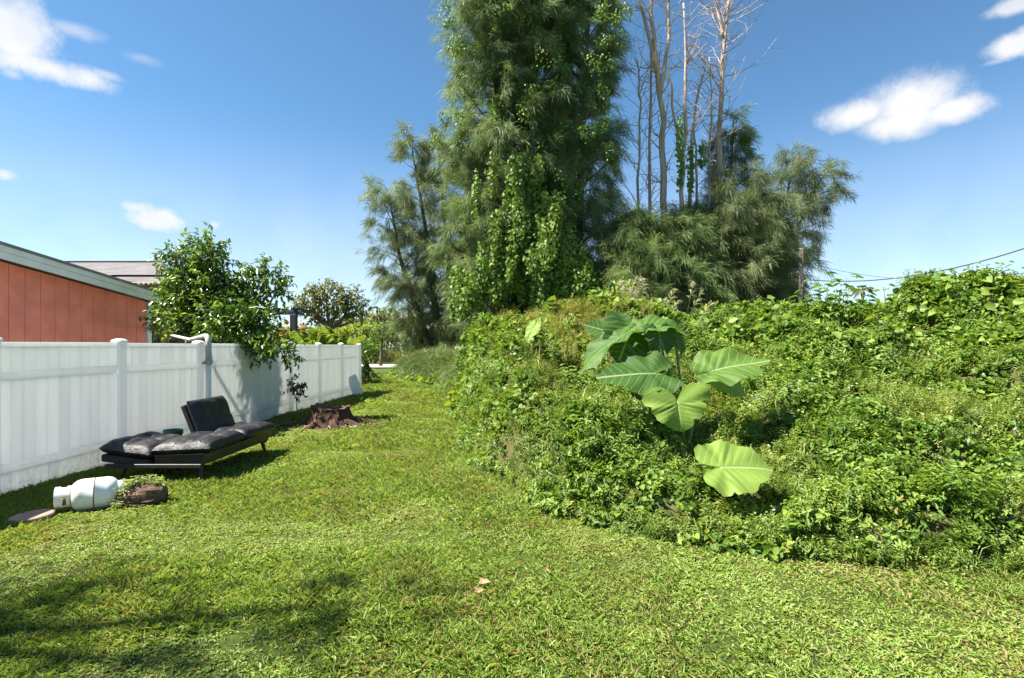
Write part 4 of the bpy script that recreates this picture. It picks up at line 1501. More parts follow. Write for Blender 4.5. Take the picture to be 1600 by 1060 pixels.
def make_pole():
    Yp = 25.2
    p = at(1251, 560, Yp)
    root = empty('utility_pole', (p.x, Yp, 0), 'weathered wooden power pole beside the olive feathery pine', 'pole')
    zt = at(1249, 388, Yp).z
    q = MB(); limb(q, [Vector((0, 0, 0)), Vector((.01, 0, zt * .5)), Vector((.03, 0, zt))], .115, .095, 10); q.build('shaft', M['pole_wood'], root, smooth=True)
    q = MB(); q.box((.02, -.15, zt * .72), (.10, .10, .16), bevel=.01); q.build('cable_clamp', flat_mat('clamp_grey', (.2, .2, .2), .6), root)
    black = flat_mat('cable_black', (.03, .03, .035), .6)

    def wire(a, b, sag, r, label):
        q = MB(); pts = []
        for i in range(25):
            t = i / 24
            pts.append(a.lerp(b, t) + Vector((0, 0, -sag * 4 * t * (1 - t))))
        dv = pts[-1] - pts[-2]
        for i in range(1, 9): pts.append(pts[-1] + dv * (1.6 + .4 * i) + Vector((0, 0, .012 * i)))
        q.tube(pts, r, 6)
        tag(q.build('power_cable', black, None, smooth=True), label, 'cable', 'cables running from the power pole')
    wire(at(1250, 436, Yp), at(1700, 352, 18), .75, .024, 'thick black power cable sagging over the thicket')
    wire(at(1250, 408, Yp), at(1700, 405, 22), .9, .008, 'thin faint wire crossing below the thick power cable')


make_pole()


# ------------------------------------------------------------------ things on the lawn
def cushion_mesh(w, d, h, nx, ny, mat, name, seed=0, puff=.018, seam=.024, res=34):
    """stuffed cushion w x d x h with nx by ny tufted panels; bottom at z=0"""
    r = np.random.default_rng(seed)
    n = res
    u = np.linspace(-1, 1, n); v = np.linspace(-1, 1, n)
    U, Vv = np.meshgrid(u, v)
    a = 1 - np.abs(U) ** 7; b = 1 - np.abs(Vv) ** 7
    prof = np.clip(a * b, 0, 1) ** .45
    px_ = np.abs(np.sin(np.pi * nx * (U + 1) / 2)); py_ = np.abs(np.sin(np.pi * ny * (Vv + 1) / 2))
    pan = (px_ ** .4) * (py_ ** .4)
    z = h * .45 + prof * (h * .55 - seam + (seam + puff) * pan) + (vnoise(U.ravel() * 3, Vv.ravel() * 3, .5, seed).reshape(U.shape) - .5) * .022 * prof
    infl = 1 + .012 * (1 - np.maximum(np.abs(U), np.abs(Vv)))
    X, Y = U * w / 2, Vv * d / 2
    top = np.stack([X, Y, z], -1).reshape(-1, 3)
    zb = h * .45 - np.clip(a * b, 0, 1) ** .45 * h * .45
    bot = np.stack([X, Y, zb], -1).reshape(-1, 3)
    i = np.arange(n * n).reshape(n, n)
    F1 = np.stack([i[:-1, :-1].ravel(), i[:-1, 1:].ravel(), i[1:, 1:].ravel(), i[1:, :-1].ravel()], -1)
    return np_mesh(name, np.concatenate([top, bot]), np.concatenate([F1, F1[:, ::-1] + n * n]), mat, None, True)


def leather_mat():
    m, nt, b = new_mat('black_leather')
    n1 = noise_n(nt, 9, 6, .6); n2 = noise_n(nt, 90, 4, .6); n3 = noise_n(nt, 3, 5, .6)
    r = ramp(nt, [(0.35, (.012, .011, .012)), (0.6, (.026, .023, .023)), (.85, (.055, .05, .048))], n3.outputs[0])
    nt.links.new(r.outputs[0], b.inputs['Base Color'])
    rr = ramp(nt, [(0.3, (.34, .34, .34)), (0.7, (.58, .58, .58))], n1.outputs[0])
    nt.links.new(rr.outputs[0], b.inputs['Roughness'])
    b.inputs['Specular IOR Level'].default_value = .4
    s = mth(nt, 'ADD', n1.outputs[0], mth(nt, 'MULTIPLY', n2.outputs[0], .15))
    bump(nt, b, s, .6, .04)
    return m


def make_sofa():
    lea = leather_mat()
    fab = flat_mat('sofa_base_cloth', (.028, .026, .022), .8, var=.2, vscale=5)
    panel = flat_mat('sofa_front_panel', (.075, .068, .04), .6, var=.15, vscale=4)
    legm = flat_mat('sofa_leg', (.03, .028, .028), .5)
    root = empty('sofa_bed', (-4.02, 7.18, 0), 'discarded black leather sofa bed with one backrest raised against the fence', 'sofa')
    root.scale = (.96, .91, 1)
    # seat: runs along Y, faces +X
    base = MB()
    x0, x1, y0, y1 = -.33, .30, -.88, 1.06
    base.add([(x0, y0, .205), (x1 - .06, y0, .205), (x1 - .06, y1, .205), (x0, y1, .205), (x0, y0 - .02, .33), (x1, y0 - .02, .35), (x1, y1 + .02, .35), (x0, y1 + .02, .33)],
             [(0, 3, 2, 1), (4, 5, 6, 7), (0, 1, 5, 4), (2, 3, 7, 6), (3, 0, 4, 7)])
    base.build('seat_base', fab, root)
    for (ya, yb) in ((y0, .085), (.095, y1)):
        f = MB()
        f.add([(x1 - .055, ya, .20), (x1 - .055, yb, .20), (x1 + .012, yb, .345), (x1 + .012, ya, .345), (x1 - .075, ya, .20), (x1 - .075, yb, .20), (x1 - .01, yb, .345), (x1 - .01, ya, .345)],
              [(0, 1, 2, 3), (4, 7, 6, 5), (0, 4, 5, 1), (3, 2, 6, 7), (0, 3, 7, 4), (1, 5, 6, 2)])
        f.build('front_panel', panel, root)
    for yy in (y0, y1 - .1):
        rail = MB(); rail.box((-.35, yy, .20), (1.22, .045, .05), bevel=.006); rail.build('cross_rail', legm, root)
    s1 = cushion_mesh(.74, 1.02, .17, 2, 2, lea, 'seat_cushion', 1)
    link('seat_cushion', s1, root, (-.005, -.39, .325), (0, R(-2), R(1)))
    s2 = cushion_mesh(.74, 1.02, .17, 2, 2, lea, 'seat_cushion', 2)
    link('seat_cushion', s2, root, (-.005, .60, .318), (0, R(-2), R(-1)))
    arm = cushion_mesh(.66, .20, .13, 2, 1, lea, 'end_roll', 3, res=16)
    # near back section, laid flat towards the fence
    fb = MB(); fb.box((0, 0, .045), (.62, .92, .09), bevel=.015)
    flat_ = fb.build('back_base', fab, root, loc=(-.72, -.42, .215), rot=(0, R(7), 0))
    link('back_cushion', cushion_mesh(.66, .98, .17, 2, 2, lea, 'back_cushion', 4), flat_, (0, 0, .085))
    # far back section, standing up
    ub = MB(); ub.box((0, 0, .035), (.56, .92, .07), bevel=.012)
    upb = ub.build('raised_back_base', fab, root, loc=(-.50, .56, .56), rot=(0, R(68), 0))
    link('back_cushion', cushion_mesh(.60, .98, .15, 2, 1, lea, 'back_cushion', 5), upb, (-.01, 0, .065))
    for (x, y, dx, dy) in ((.20, -.80, .05, -.06), (.20, .92, .05, .05), (-.86, -.62, -.05, -.04), (-.86, .80, -.05, .05)):
        q = MB(); q.tube([(x, y, .22), (x + dx, y + dy, 0)], [.032, .02], 8); q.build('leg', legm, root)
    g = MB(); g.lathe([(.085, 0), (.10, .16), (.107, .165), (.107, .19), (.095, .19), (.09, .03)], 18)
    o = g.build('plastic_pot', flat_mat('green_plastic', (.02, .16, .09), .4), None, smooth=True, loc=(at(287, 680, 7.6).x - .35, 7.75, 0.2))
    o.location = (-4.92, 7.62, 0.0); o.scale = (1.2, 1.2, 2.35)
    tag(o, 'green plastic pot behind the raised back of the sofa', 'pot')


make_sofa()


def make_tank():
    m, nt, b = new_mat('tank_paint')
    n = noise_n(nt, 6, 6, .65); n2 = noise_n(nt, 25, 5, .7)
    r = ramp(nt, [(0.3, (.60, .58, .53)), (.55, (.76, .75, .71))], n.outputs[0])
    rust = ramp(nt, [(.66, (0, 0, 0)), (.74, (1, 1, 1))], n2.outputs[0])
    nt.links.new(mixc(nt, rust.outputs[0], r.outputs[0], (.33, .22, .14)), b.inputs['Base Color'])
    b.inputs['Roughness'].default_value = .42
    rustm = flat_mat('rusty_steel', (.25, .12, .06), .8, var=.25, vscale=20)
    brass = flat_mat('brass', (.5, .36, .13), .35, metal=.9)
    a = gnd(118, 797); bb = gnd(184, 790)
    ax = (bb - a); ang = math.atan2(ax.y, ax.x)
    c = (a + bb) / 2
    root = empty('propane_tank', (c.x - .015, c.y, 0), 'white propane tank lying on its side on the lawn', 'gas tank', rz=ang + .12)
    root.scale = (.86, 1, 1)
    r0 = .158
    X = Matrix.Translation((0, 0, r0 - .012)) @ Matrix.Rotation(R(90), 4, 'Y')
    prof = [(.004, -.245), (.05, -.242), (.09, -.228), (.125, -.20), (.148, -.165), (r0, -.12), (r0, -.004), (r0 + .002, -.002), (r0 + .002, .002), (r0, .004), (r0, .12), (.148, .165), (.125, .20), (.09, .228), (.05, .242), (.004, .245)]
    q = MB(); q.lathe(prof, 40, X); q.build('body', m, root, smooth=True)
    q = MB(); q.lathe([(r0 + .001, -.006), (r0 + .0035, -.003), (r0 + .0035, .003), (r0 + .001, .006)], 40, X, cap=False); q.build('weld_seam', rustm, root, smooth=True)
    # foot ring, to the right
    q = MB(); q.lathe([(.105, .205), (.11, .285), (.104, .285), (.099, .205), (.105, .205)], 32, X, cap=False); q.build('foot_ring', m, root, smooth=True)
    # collar with hand openings, to the left
    q = MB(); vs, fs = [], []
    nn = 48
    cols = {}
    for i in range(nn):
        an = 2 * math.pi * i / nn
        for j, z in enumerate((-.205, -.255, -.315, -.365)):
            for kk, rr_ in enumerate((.105, .100)):
                cols[(i, j, kk)] = len(vs)
                vs.append(X @ Vector((rr_ * math.cos(an), rr_ * math.sin(an), z)))
    for i in range(nn):
        i2 = (i + 1) % nn
        for j in range(3):
            if j == 1 and (i % 16) in (2, 3, 4, 5, 6, 7, 8, 9): continue
            fs.append((cols[(i, j, 0)], cols[(i2, j, 0)], cols[(i2, j + 1, 0)], cols[(i, j + 1, 0)]))
            fs.append((cols[(i, j, 1)], cols[(i, j + 1, 1)], cols[(i2, j + 1, 1)], cols[(i2, j, 1)]))
        fs.append((cols[(i, 3, 0)], cols[(i2, 3, 0)], cols[(i2, 3, 1)], cols[(i, 3, 1)]))
    q.add(vs, fs); q.build('collar', m, root)
    q = MB(); q.lathe([(.106, -.20), (.112, -.205), (.112, -.215), (.106, -.22)], 32, X, cap=False); q.build('collar_band', rustm, root)
    q = MB(); q.lathe([(.022, -.24), (.022, -.29), (.03, -.29), (.03, -.305), (.014, -.305), (.014, -.335)], 12, X); va = q.build('valve', brass, root)
    q = MB(); q.lathe([(.034, -.335), (.036, -.338), (.036, -.35), (.03, -.352)], 14, X); q.build('valve_knob', flat_mat('knob_black', (.03, .03, .03), .5), va)


make_tank()


def lumpy(mb, prof, n, Mx, amp, seed, freq=3.0):
    """lathe with noisy radius"""
    r = random.Random(seed)
    ph = [(r.uniform(0, 6.28), r.randint(2, 9), r.uniform(.3, 1)) for _ in range(7)]
    vs, fs = [], []
    for j, (rad, z) in enumerate(prof):
        for k_ in range(n):
            an = 2 * math.pi * k_ / n
            d = sum(math.sin(an * f + p + z * freq * 3) * w for p, f, w in ph) / 4
            rr_ = rad * (1 + amp * d + r.uniform(-amp, amp) * .35)
            vs.append(Mx @ Vector((rr_ * math.cos(an), rr_ * math.sin(an), z + r.uniform(-1, 1) * amp * .05)))
    for j in range(len(prof) - 1):
        for k_ in range(n):
            k2 = (k_ + 1) % n
            fs.append((j * n + k_, j * n + k2, (j + 1) * n + k2, (j + 1) * n + k_))
    fs.append(tuple(range(n))[::-1]); fs.append(tuple((len(prof) - 1) * n + k_ for k_ in range(n)))
    mb.add(vs, fs)


def make_log():
    bark = bark_mat('rotten_bark', (.05, .03, .02), (.26, .17, .12), 16, 1, 1.0)
    c = gnd(218, 790)
    root = empty('rotten_log', (c.x, c.y + .05, 0), 'short rotten log with weeds on it beside the propane tank', 'log', rz=R(24))
    X = Matrix.Translation((0, 0, .085)) @ Matrix.Rotation(R(90), 4, 'Y')
    q = MB(); lumpy(q, [(.03, -.23), (.075, -.21), (.10, -.15), (.105, -.05), (.12, .05), (.115, .13), (.10, .19), (.06, .215), (.02, .22)], 26, X, .16, 5, 4)
    q.build('wood', bark, root, smooth=False)
    for i, (x, y, z) in enumerate(((.05, -.12, .05), (-.08, -.13, .03), (.15, -.11, .06), (0, -.15, .02), (.02, .0, .19), (.1, -.05, .17))):
        q = MB(); q.box((x, y, z), (.11, .03, .02), Euler((R(random.uniform(-20, 20)), R(random.uniform(-12, 12)), R(random.uniform(-20, 20)))), bevel=.006); q.build('bark_chip', bark, root)
    pale = leaf_mat('pale_weed', [(0, (.16, .22, .07)), (.5, (.26, .34, .13)), (1, (.40, .46, .22))])
    for i, (x, y, z, s) in enumerate(((-.24, -.02, 0, .8), (-.20, -.10, 0, .7), (-.13, .02, .17, .8), (.02, .03, .19, .75), (.10, .02, .19, .75), (.15, .0, .18, .7), (-.05, .02, .19, .8), (-.17, -.06, .10, .8))):
        me = sprig_upright(400 + i, pale, 8, .13, 4, .07, .02, .10, name='weed_tuft')
        link('weed_tuft', me, root, (x, y, z)).scale = (s, s, s)


make_log()


def make_stone():
    c = gnd(50, 812)
    m = flat_mat('red_stone', (.38, .23, .18), .85, var=.12, vscale=9, bumps=.4, bscale=50)
    q = MB(); lumpy(q, [(.155, 0), (.168, .012), (.168, .034), (.158, .042), (.08, .044), (.01, .044)], 30, Matrix.Identity(4), .012, 9)
    o = q.build('stepping_stone', m, None, loc=(c.x, c.y, 0.006), rot=(R(2), R(-2), 0))
    tag(o, 'round reddish stepping stone half buried in the lawn corner', 'stone')


make_stone()


def make_stump():
    wood = bark_mat('stump_wood', (.025, .015, .01), (.15, .085, .055), 14, .3, 1.0)
    topm = bark_mat('stump_top', (.05, .028, .02), (.22, .14, .10), 18, 1, .8)
    c = gnd(516, 664)
    root = empty('tree_stump', (c.x, c.y, 0), 'broad broken red brown tree stump on the lawn near the fence', 'stump')
    r = random.Random(3)
    n = 44
    ph = [(r.uniform(0, 6.28), r.randint(3, 8), r.uniform(.4, 1)) for _ in range(6)]
    vs, fs = [], []
    lv = [(.62, -.02), (.54, .05), (.46, .14), (.41, .24), (.385, .32), (.375, .37), (.34, .365), (.22, .33), (.08, .30)]
    for j, (rad, z) in enumerate(lv):
        for k_ in range(n):
            an = 2 * math.pi * k_ / n
            d = sum(math.sin(an * f + p) * w for p, f, w in ph) / 4
            flare = 1 + (.22 * d) * (1.3 - z * 1.6) + r.uniform(-.03, .03)
            zz = z
            if 4 <= j <= 7: zz += .015 * math.sin(an * 2 + .6) + .03 * d + r.uniform(-.02, .02) + (.05 if 2.3 < an < 3.9 else 0)
            vs.append((rad * flare * math.cos(an), rad * flare * math.sin(an) * .85, zz))
    for j in range(len(lv) - 1):
        for k_ in range(n):
            k2 = (k_ + 1) % n
            fs.append((j * n + k_, j * n + k2, (j + 1) * n + k2, (j + 1) * n + k_))
    q = MB(); q.add(vs[:n * 6], fs[:n * 5]); q.build('bark', wood, root)
    q = MB(); q.add(vs[n * 5:], [tuple(i - n * 5 for i in f) for f in fs[n * 5:] + [tuple((len(lv) - 1) * n + k_ for k_ in range(n))]]); q.build('cut_top', topm, root)
    for i, (a, L) in enumerate(((.15, 1.0), (.6, .6), (2.6, .75), (3.5, .9), (5.2, .55), (4.4, .6), (5.8, .8))):
        q = MB()
        pts = [Vector((math.cos(a) * (.35 + L * t), math.sin(a) * (.32 + L * t) + .05 * math.sin(t * 5 + i), .10 * (1 - t) ** 1.5 - .01)) for t in (0, .3, .6, 1)]
        q.tube(pts, [.10, .07, .045, .015], 7); q.build('root', wood, root)
    # crumbled bark and chips round the stump
    rr = np.random.default_rng(12)
    n = 420
    an = rr.random(n) * 6.283; q_ = .45 + np.abs(rr.normal(0, .42, n))
    P = np.stack([np.cos(an) * q_ * 1.25, np.sin(an) * q_ * .75, .01 + rr.random(n) * .03], -1) + np.array([c.x, c.y, 0])
    V, Fc, t = leaf_geo(P, np.stack([rr.normal(0, 1, n), rr.normal(0, 1, n), rr.normal(0, .25, n)], -1), np.stack([rr.normal(0, .5, n), rr.normal(0, .5, n), np.ones(n)], -1), rr.uniform(.04, .13, n), rr.uniform(.02, .05, n), .5, .1, rr.random(n))
    chips = leaf_mat('bark_litter', [(0, (.05, .025, .018)), (.6, (.17, .09, .06)), (1, (.42, .36, .30))], transl=0)
    tag(link('bark_litter', np_mesh('bark_litter', V, Fc, chips, t)), 'red brown bark litter scattered round the stump', 'litter', kind='stuff')


make_stump()

leafy('bare_sapling', 'small purplish sapling growing against the white fence by the stump', 'sapling', (-5.22, 12.85, 0),
      [B(452, 598, 7, 6, 12.85), B(467, 602, 7, 7, 12.85), B(458, 612, 6, 5, 12.85), B(470, 615, 4, 4, 12.85)], 190, .11, .05, M['purple'], .016, 91, twigs=True, fork=.5, bark='dead_bark')


def make_boards():
    grey = flat_mat('weathered_board', (.80, .82, .83), .7, var=.06)
    q = MB(); q.box((0, 0, .36), (.34, .03, .74), bevel=.004); q.box((0, -.0175, .36), (.30, .006, .70), bevel=.002)
    o = q.build('leaning_board', grey, None, loc=(-5.12, 17.55, 0.0), rot=(R(-4), R(-20), R(38)))
    tag(o, 'pale grey board leaning on the far end of the fence', 'board')
    wood = bark_mat('old_timber', (.16, .09, .06), (.40, .29, .21), 12, 1, .3)
    q = MB(); q.box((0, 0, .035), (.09, 3.0, .07), bevel=.008)
    o = q.build('timber_plank', wood, None, loc=(fence_x(16.6) + .14, 16.6, 0), rot=(0, 0, -.022))
    tag(o, 'brown timber plank lying along the foot of the far fence panels', 'plank')
    p = at(1577, 690, 5.6)
    q = MB(); q.box((0, 0, 0), (.05, .02, .30), Euler((0, R(-22), R(20))), bevel=.003)
    o = q.build('wooden_stake', bark_mat('grey_timber', (.20, .16, .13), (.42, .36, .31), 20, .2, .3), None, loc=(p.x, p.y - .1, p.z + .02))
    tag(o, 'grey wooden stake poking out of the weeds', 'stake')


make_boards()


def make_fallen():
    specs = [(808, 1031, .035, 'curled red brown dead leaf lying alone on the front lawn'), (748, 921, .05, 'pale tan dead leaf lying in the middle of the lawn'),
             (872, 806, .10, 'large dry tan leaf at the bare edge of the thicket'), (1083, 928, .035, 'small dark red leaf on the lawn below the big leaf'),
             (742, 936, .04, 'brown crumpled leaf just below the pale tan leaf'), (852, 900, .03, 'thin tan leaf blade left of the thicket foot')]
    for i, (x, y, s, lab) in enumerate(specs):
        c = gnd(x, y)
        r = np.random.default_rng(500 + i)
        V, Fc, t = leaf_geo(np.array([[0, 0, .045], [s * .3, 0, .05]]), np.array([[1, .2, .25], [-.5, .8, .5]]), np.array([[0, -.6, 1.0], [.4, -.3, 1]]), np.array([s * 1.6, s]), np.array([s * .9, s * .6]), .5, .2, np.array([.55 + .3 * (i % 3 == 1), .4]))
        o = link('fallen_leaf', np_mesh('fallen_leaf', V, Fc, M['dry'], t), None, (c.x, c.y, 0), (0, 0, r.random() * 6))
        tag(o, lab, 'leaf', 'dead leaves on the lawn')


make_fallen()


# ------------------------------------------------------------------ big-leaved plant
def ear_mat():
    m, nt, b = new_mat('elephant_ear_leaf')
    a = nt.nodes.new('ShaderNodeAttribute'); a.attribute_name = 'leafuv'
    sep = nt.nodes.new('ShaderNodeSeparateXYZ'); nt.links.new(a.outputs['Vector'], sep.inputs[0])
    u, v, age = sep.outputs
    av = mth(nt, 'ABSOLUTE', v)
    mid = nt.nodes.new('ShaderNodeMapRange'); nt.links.new(av, mid.inputs[0]); mid.inputs[1].default_value = .03; mid.inputs[2].default_value = .008
    wv = noise_n(nt, 7, 3)
    q = mth(nt, 'ADD', mth(nt, 'MULTIPLY', mth(nt, 'SUBTRACT', u, mth(nt, 'MULTIPLY', av, .62)), 6.5), mth(nt, 'MULTIPLY', wv.outputs[0], .7))
    fr = mth(nt, 'FRACT', q)
    dl = mth(nt, 'ABSOLUTE', mth(nt, 'SUBTRACT', fr, .5))
    lat = nt.nodes.new('ShaderNodeMapRange'); nt.links.new(dl, lat.inputs[0]); lat.inputs[1].default_value = .05; lat.inputs[2].default_value = .012
    vein = mth(nt, 'MAXIMUM', mth(nt, 'MULTIPLY', mid.outputs[0], .7), mth(nt, 'MULTIPLY', lat.outputs[0], .55), True)
    n = noise_n(nt, 5, 4)
    agen = mth(nt, 'ADD', age, mth(nt, 'MULTIPLY', mth(nt, 'SUBTRACT', n.outputs[0], .5), .35), True)
    col = ramp(nt, [(0, (.03, .08, .014)), (.4, (.062, .14, .021)), (.75, (.20, .31, .05)), (1, (.32, .39, .085))], agen)
    c = mixc(nt, mth(nt, 'MULTIPLY', vein, .75), col.outputs[0], (.50, .58, .30))
    # dry brown blotches and nibbled rims
    sp = noise_n(nt, 22, 5, .7)
    rim = nt.nodes.new('ShaderNodeAttribute'); rim.attribute_name = 'rim'
    bl = mth(nt, 'ADD', sp.outputs[0], mth(nt, 'MULTIPLY', mth(nt, 'POWER', rim.outputs['Fac'], 14.0), .22))
    bm2 = ramp(nt, [(.70, (0, 0, 0)), (.76, (1, 1, 1))], bl)
    c = mixc(nt, mth(nt, 'MULTIPLY', bm2.outputs[0], .8), c, (.20, .13, .06))
    nt.links.new(c, b.inputs['Base Color'])
    b.inputs['Roughness'].default_value = .55
    b.inputs['Specular IOR Level'].default_value = .25
    bump(nt, b, mth(nt, 'ADD', mth(nt, 'MULTIPLY', vein, -.6), mth(nt, 'MULTIPLY', n.outputs[0], .3)), .5, .03)
    tr = nt.nodes.new('ShaderNodeBsdfTranslucent')
    nt.links.new(mixc(nt, 1.0, c, (1.3, 1.35, .3), 'MULTIPLY'), tr.inputs[0])
    mx = nt.nodes.new('ShaderNodeMixShader'); mx.inputs[0].default_value = .38
    nt.links.new(b.outputs[0], mx.inputs[1]); nt.links.new(tr.outputs[0], mx.inputs[2])
    nt.links.new(mx.outputs[0], nt.nodes['Material Output'].inputs[0])
    return m


EAR = ear_mat()
TH = np.radians([0, 8, 20, 38, 60, 90, 118, 140, 156, 168, 176, 180])
RD = np.array([1.0, .91, .80, .70, .62, .58, .60, .60, .52, .34, .16, .10])


def ear_blade(L, W, age, seed, fold=.18, droop=.25, wave=.035, lobe=1.0):
    r = np.random.default_rng(seed)
    na, nr = 84, 12
    th = np.linspace(-np.pi, np.pi, na)
    rad = np.interp(np.abs(th), TH, RD)
    back = np.clip((np.abs(th) - np.pi / 2) / (np.pi / 2), 0, 1)
    rad = rad * (1 + (lobe - 1) * np.sin(back * np.pi) ** .7)
    rad = rad * (1 + .02 * np.sin(th * 13 + r.random() * 6) + .012 * np.sin(th * 29 + r.random() * 6))
    for _ in range(5):                                   # torn notches in the rim
        rad = rad * (1 - r.uniform(.05, .2) * np.exp(-((th - r.uniform(-2.6, 2.6)) / r.uniform(.02, .06)) ** 2))
    vs, uv, rim = [], [], []
    ph = r.random() * 6
    for i in range(nr + 1):
        f = i / nr
        for j in range(na):
            u = rad[j] * f * math.cos(th[j]); v = rad[j] * f * math.sin(th[j])
            vv = v * W / (L * 1.16)
            z = fold * abs(vv) - droop * max(u, 0) ** 2 - droop * .5 * max(-u, 0) ** 2 - .35 * fold * abs(vv) ** 2 * 2
            z += wave * f ** 2 * math.sin(th[j] * 7 + ph) - .012 * math.cos((u - .62 * abs(v)) * 6.5 * 2 * math.pi) * min(1, abs(v) * 6) * (1 - .5 * f)
            z += .035 * math.sin(u * 4 + ph) * f + .02 * math.sin(v * 9 + ph * 2) * f
            vs.append((u * L, vv * L, z * L)); uv.append((u, v, age)); rim.append(f)
    fs = []
    for i in range(nr):
        for j in range(na - 1):
            fs.append((i * na + j, (i + 1) * na + j, (i + 1) * na + j + 1, i * na + j + 1))
    me = np_mesh('leaf_blade', vs, fs, EAR, None, True)
    a = me.attributes.new('leafuv', 'FLOAT_VECTOR', 'POINT'); a.data.foreach_set('vector', np.array(uv, dtype=np.float32).ravel())
    a = me.attributes.new('rim', 'FLOAT', 'POINT'); a.data.foreach_set('value', np.array(rim, dtype=np.float32))
    return me


def make_ear():
    base = Vector((1.98, 6.15, 0))
    root = empty('elephant_ear_plant', base, 'elephant ear plant with huge heart shaped leaves rising from the weeds', 'plant')
    # attach pixel, distance, tip direction, surface normal, length, width, age, fold, droop, lobe
    L_ = [(1131, 730, 4.85, (1, -.02, .02), (-.16, -.60, .80), .47, .62, .74, .10, .10, 1.0),
          (1059, 632, 5.6, (.10, -.22, -1), (-.25, -.92, .28), .30, .56, .74, .42, .25, 1.5),
          (1117, 579, 6.1, (1, -.12, .30), (-.28, -.50, .82), .64, .70, .50, .20, .15, .8),
          (1017, 584, 6.0, (-1, -.05, .04), (.06, -.52, .86), .62, .78, .22, .16, .18, 1.0),
          (968, 528, 6.5, (-.80, -.12, -.52), (-.45, -.30, .82), .72, .54, .42, .28, .2, .9),
          (1010, 510, 6.6, (1, -.15, .12), (-.1, -.35, .92), .50, .62, .45, .22, .35, .9),
          (985, 518, 6.7, (-.35, -.60, -.55), (.1, -.70, .75), .56, .72, .2, .22, .2, 1.0),
          (1030, 523, 6.4, (.05, -.35, -1), (.15, -.95, .3), .30, .42, .15, .2, .2, 1.0),
          (1052, 520, 6.6, (.45, -.1, -.95), (.6, -.65, .5), .34, .34, .40, .25, .2, 1.0),
          (1122, 592, 6.3, (.85, -.2, -.35), (.1, -.75, .65), .40, .42, .75, .2, .3, 1.0),
          (960, 522, 7.1, (-.8, .1, .35), (-.1, -.8, .6), .44, .46, .3, .25, .2, 1.0)]
    for i, (x, y, Y, T, N, L, W, age, fold, dr, lobe) in enumerate(L_):
        p = at(x, y, Y)
        T = Vector(T).normalized(); N = Vector(N)
        N = (N - T * N.dot(T)).normalized(); S = N.cross(T)
        Mx = Matrix((T, S, N)).transposed().to_4x4()
        Mx.translation = p - base
        o = link('leaf_blade', ear_blade(L, W, age, 600 + i, fold, dr, .05, lobe), root)
        o.matrix_local = Mx
        # leaf stalk
        a = Vector((random.uniform(-.08, .08), random.uniform(-.08, .08), .05))
        e = p - base
        side = Vector((e.x, e.y, 0)) * .25
        pts = []
        for t in [k_ / 8 for k_ in range(9)]:
            q = a.lerp(e, t); q.z += .22 * e.z * math.sin(math.pi * t) * .6
            q -= side * math.sin(math.pi * t) * .5
            pts.append(q)
        mb = MB(); mb.tube(pts, [.026 - .016 * k_ / 8 for k_ in range(9)], 8)
        mb.build('leaf_stalk', flat_mat('ear_stalk', (.10, .19, .05), .5), root, smooth=True)
    b2 = at(832, 520, 10.2)
    r2 = empty('elephant_ear_plant', (b2.x, b2.y, 0), 'single pale elephant ear leaf poking out of the yellow weeds', 'plant')
    for (x, y, T, N, L, W, age) in ((834, 512, (-.4, -.35, -.75), (-.5, -.75, .4), .34, .30, .85), (842, 505, (.2, 0, 1), (-.75, -.6, .1), .10, .14, .8)):
        p = at(x, y, 10.1); T = Vector(T).normalized(); N = Vector(N); N = (N - T * N.dot(T)).normalized(); S = N.cross(T)
        Mx = Matrix((T, S, N)).transposed().to_4x4(); Mx.translation = p - Vector((b2.x, b2.y, 0))
        o = link('leaf_blade', ear_blade(L, W, age, 640, .25, .15, .03, 1), r2); o.matrix_local = Mx
    mb = MB(); mb.tube([(0, 0, .1), (.03, 0, 1.2), (.03, -.08, b2.z + .1)], [.02, .015, .008], 6); mb.build('leaf_stalk', M['stem'], r2)


make_ear()


# ------------------------------------------------------------------ taller weeds standing out of the thicket
def sapling(label, x, y0, y1, Y, seed, nst=4, wpx=30, ll=.16, lw=.045, mat='vine'):
    r = np.random.default_rng(seed); rr = random.Random(seed)
    b = at(x, y1, Y); t = at(x, y0, Y)
    base = Vector((b.x, b.y, 0))
    root = empty('leafy_sapling', base, label, 'sapling', 'taller weeds standing out of the thicket')
    P, D, Nn, L, T = [], [], [], [], []
    sm = MB()
    for s in range(nst):
        dx = rr.uniform(-1, 1) * wpx / F * Y
        top = Vector((dx, rr.uniform(-.4, .4), t.z - rr.random() ** 1.5 * (t.z - b.z) * .6))
        st = Vector((dx * .25, 0, .2))
        pts = curve_pts(st, top, .12, 6, rr)
        sm.tube(pts, [.014 - .002 * i for i in range(6)], 5, cap=False)
        for kf in range(16):
            u = .45 + .55 * kf / 15
            q = u * 5; j = min(4, int(q)); p = pts[j].lerp(pts[j + 1], q - j)
            az = kf * 2.4 + rr.random()
            nl = 5
            el = .35 - .5 * (1 - u)
            h = Vector((math.cos(az), math.sin(az), el)).normalized()
            pet = p + h * ll * .8
            for m_ in range(nl):
                a2 = az + (m_ - 2) * .55
                P.append(pet[:]); D.append((math.cos(a2), math.sin(a2), el - .35 + rr.uniform(-.15, .15))); Nn.append((rr.gauss(0, .25), rr.gauss(0, .25), 1))
                L.append(ll * rr.uniform(.7, 1.15) * (1.1 - .4 * abs(m_ - 2) / 2)); T.append(np.clip(r.normal(.6, .15), 0, 1))
    sm.build('stems', M['stem'], root)
    L = np.array(L)
    V, Fc, tt = leaf_geo(np.array(P), np.array(D), np.array(Nn), L, L * lw / ll, .25, .35, np.array(T))
    link('foliage', np_mesh('foliage', V, Fc, M[mat], tt), root)


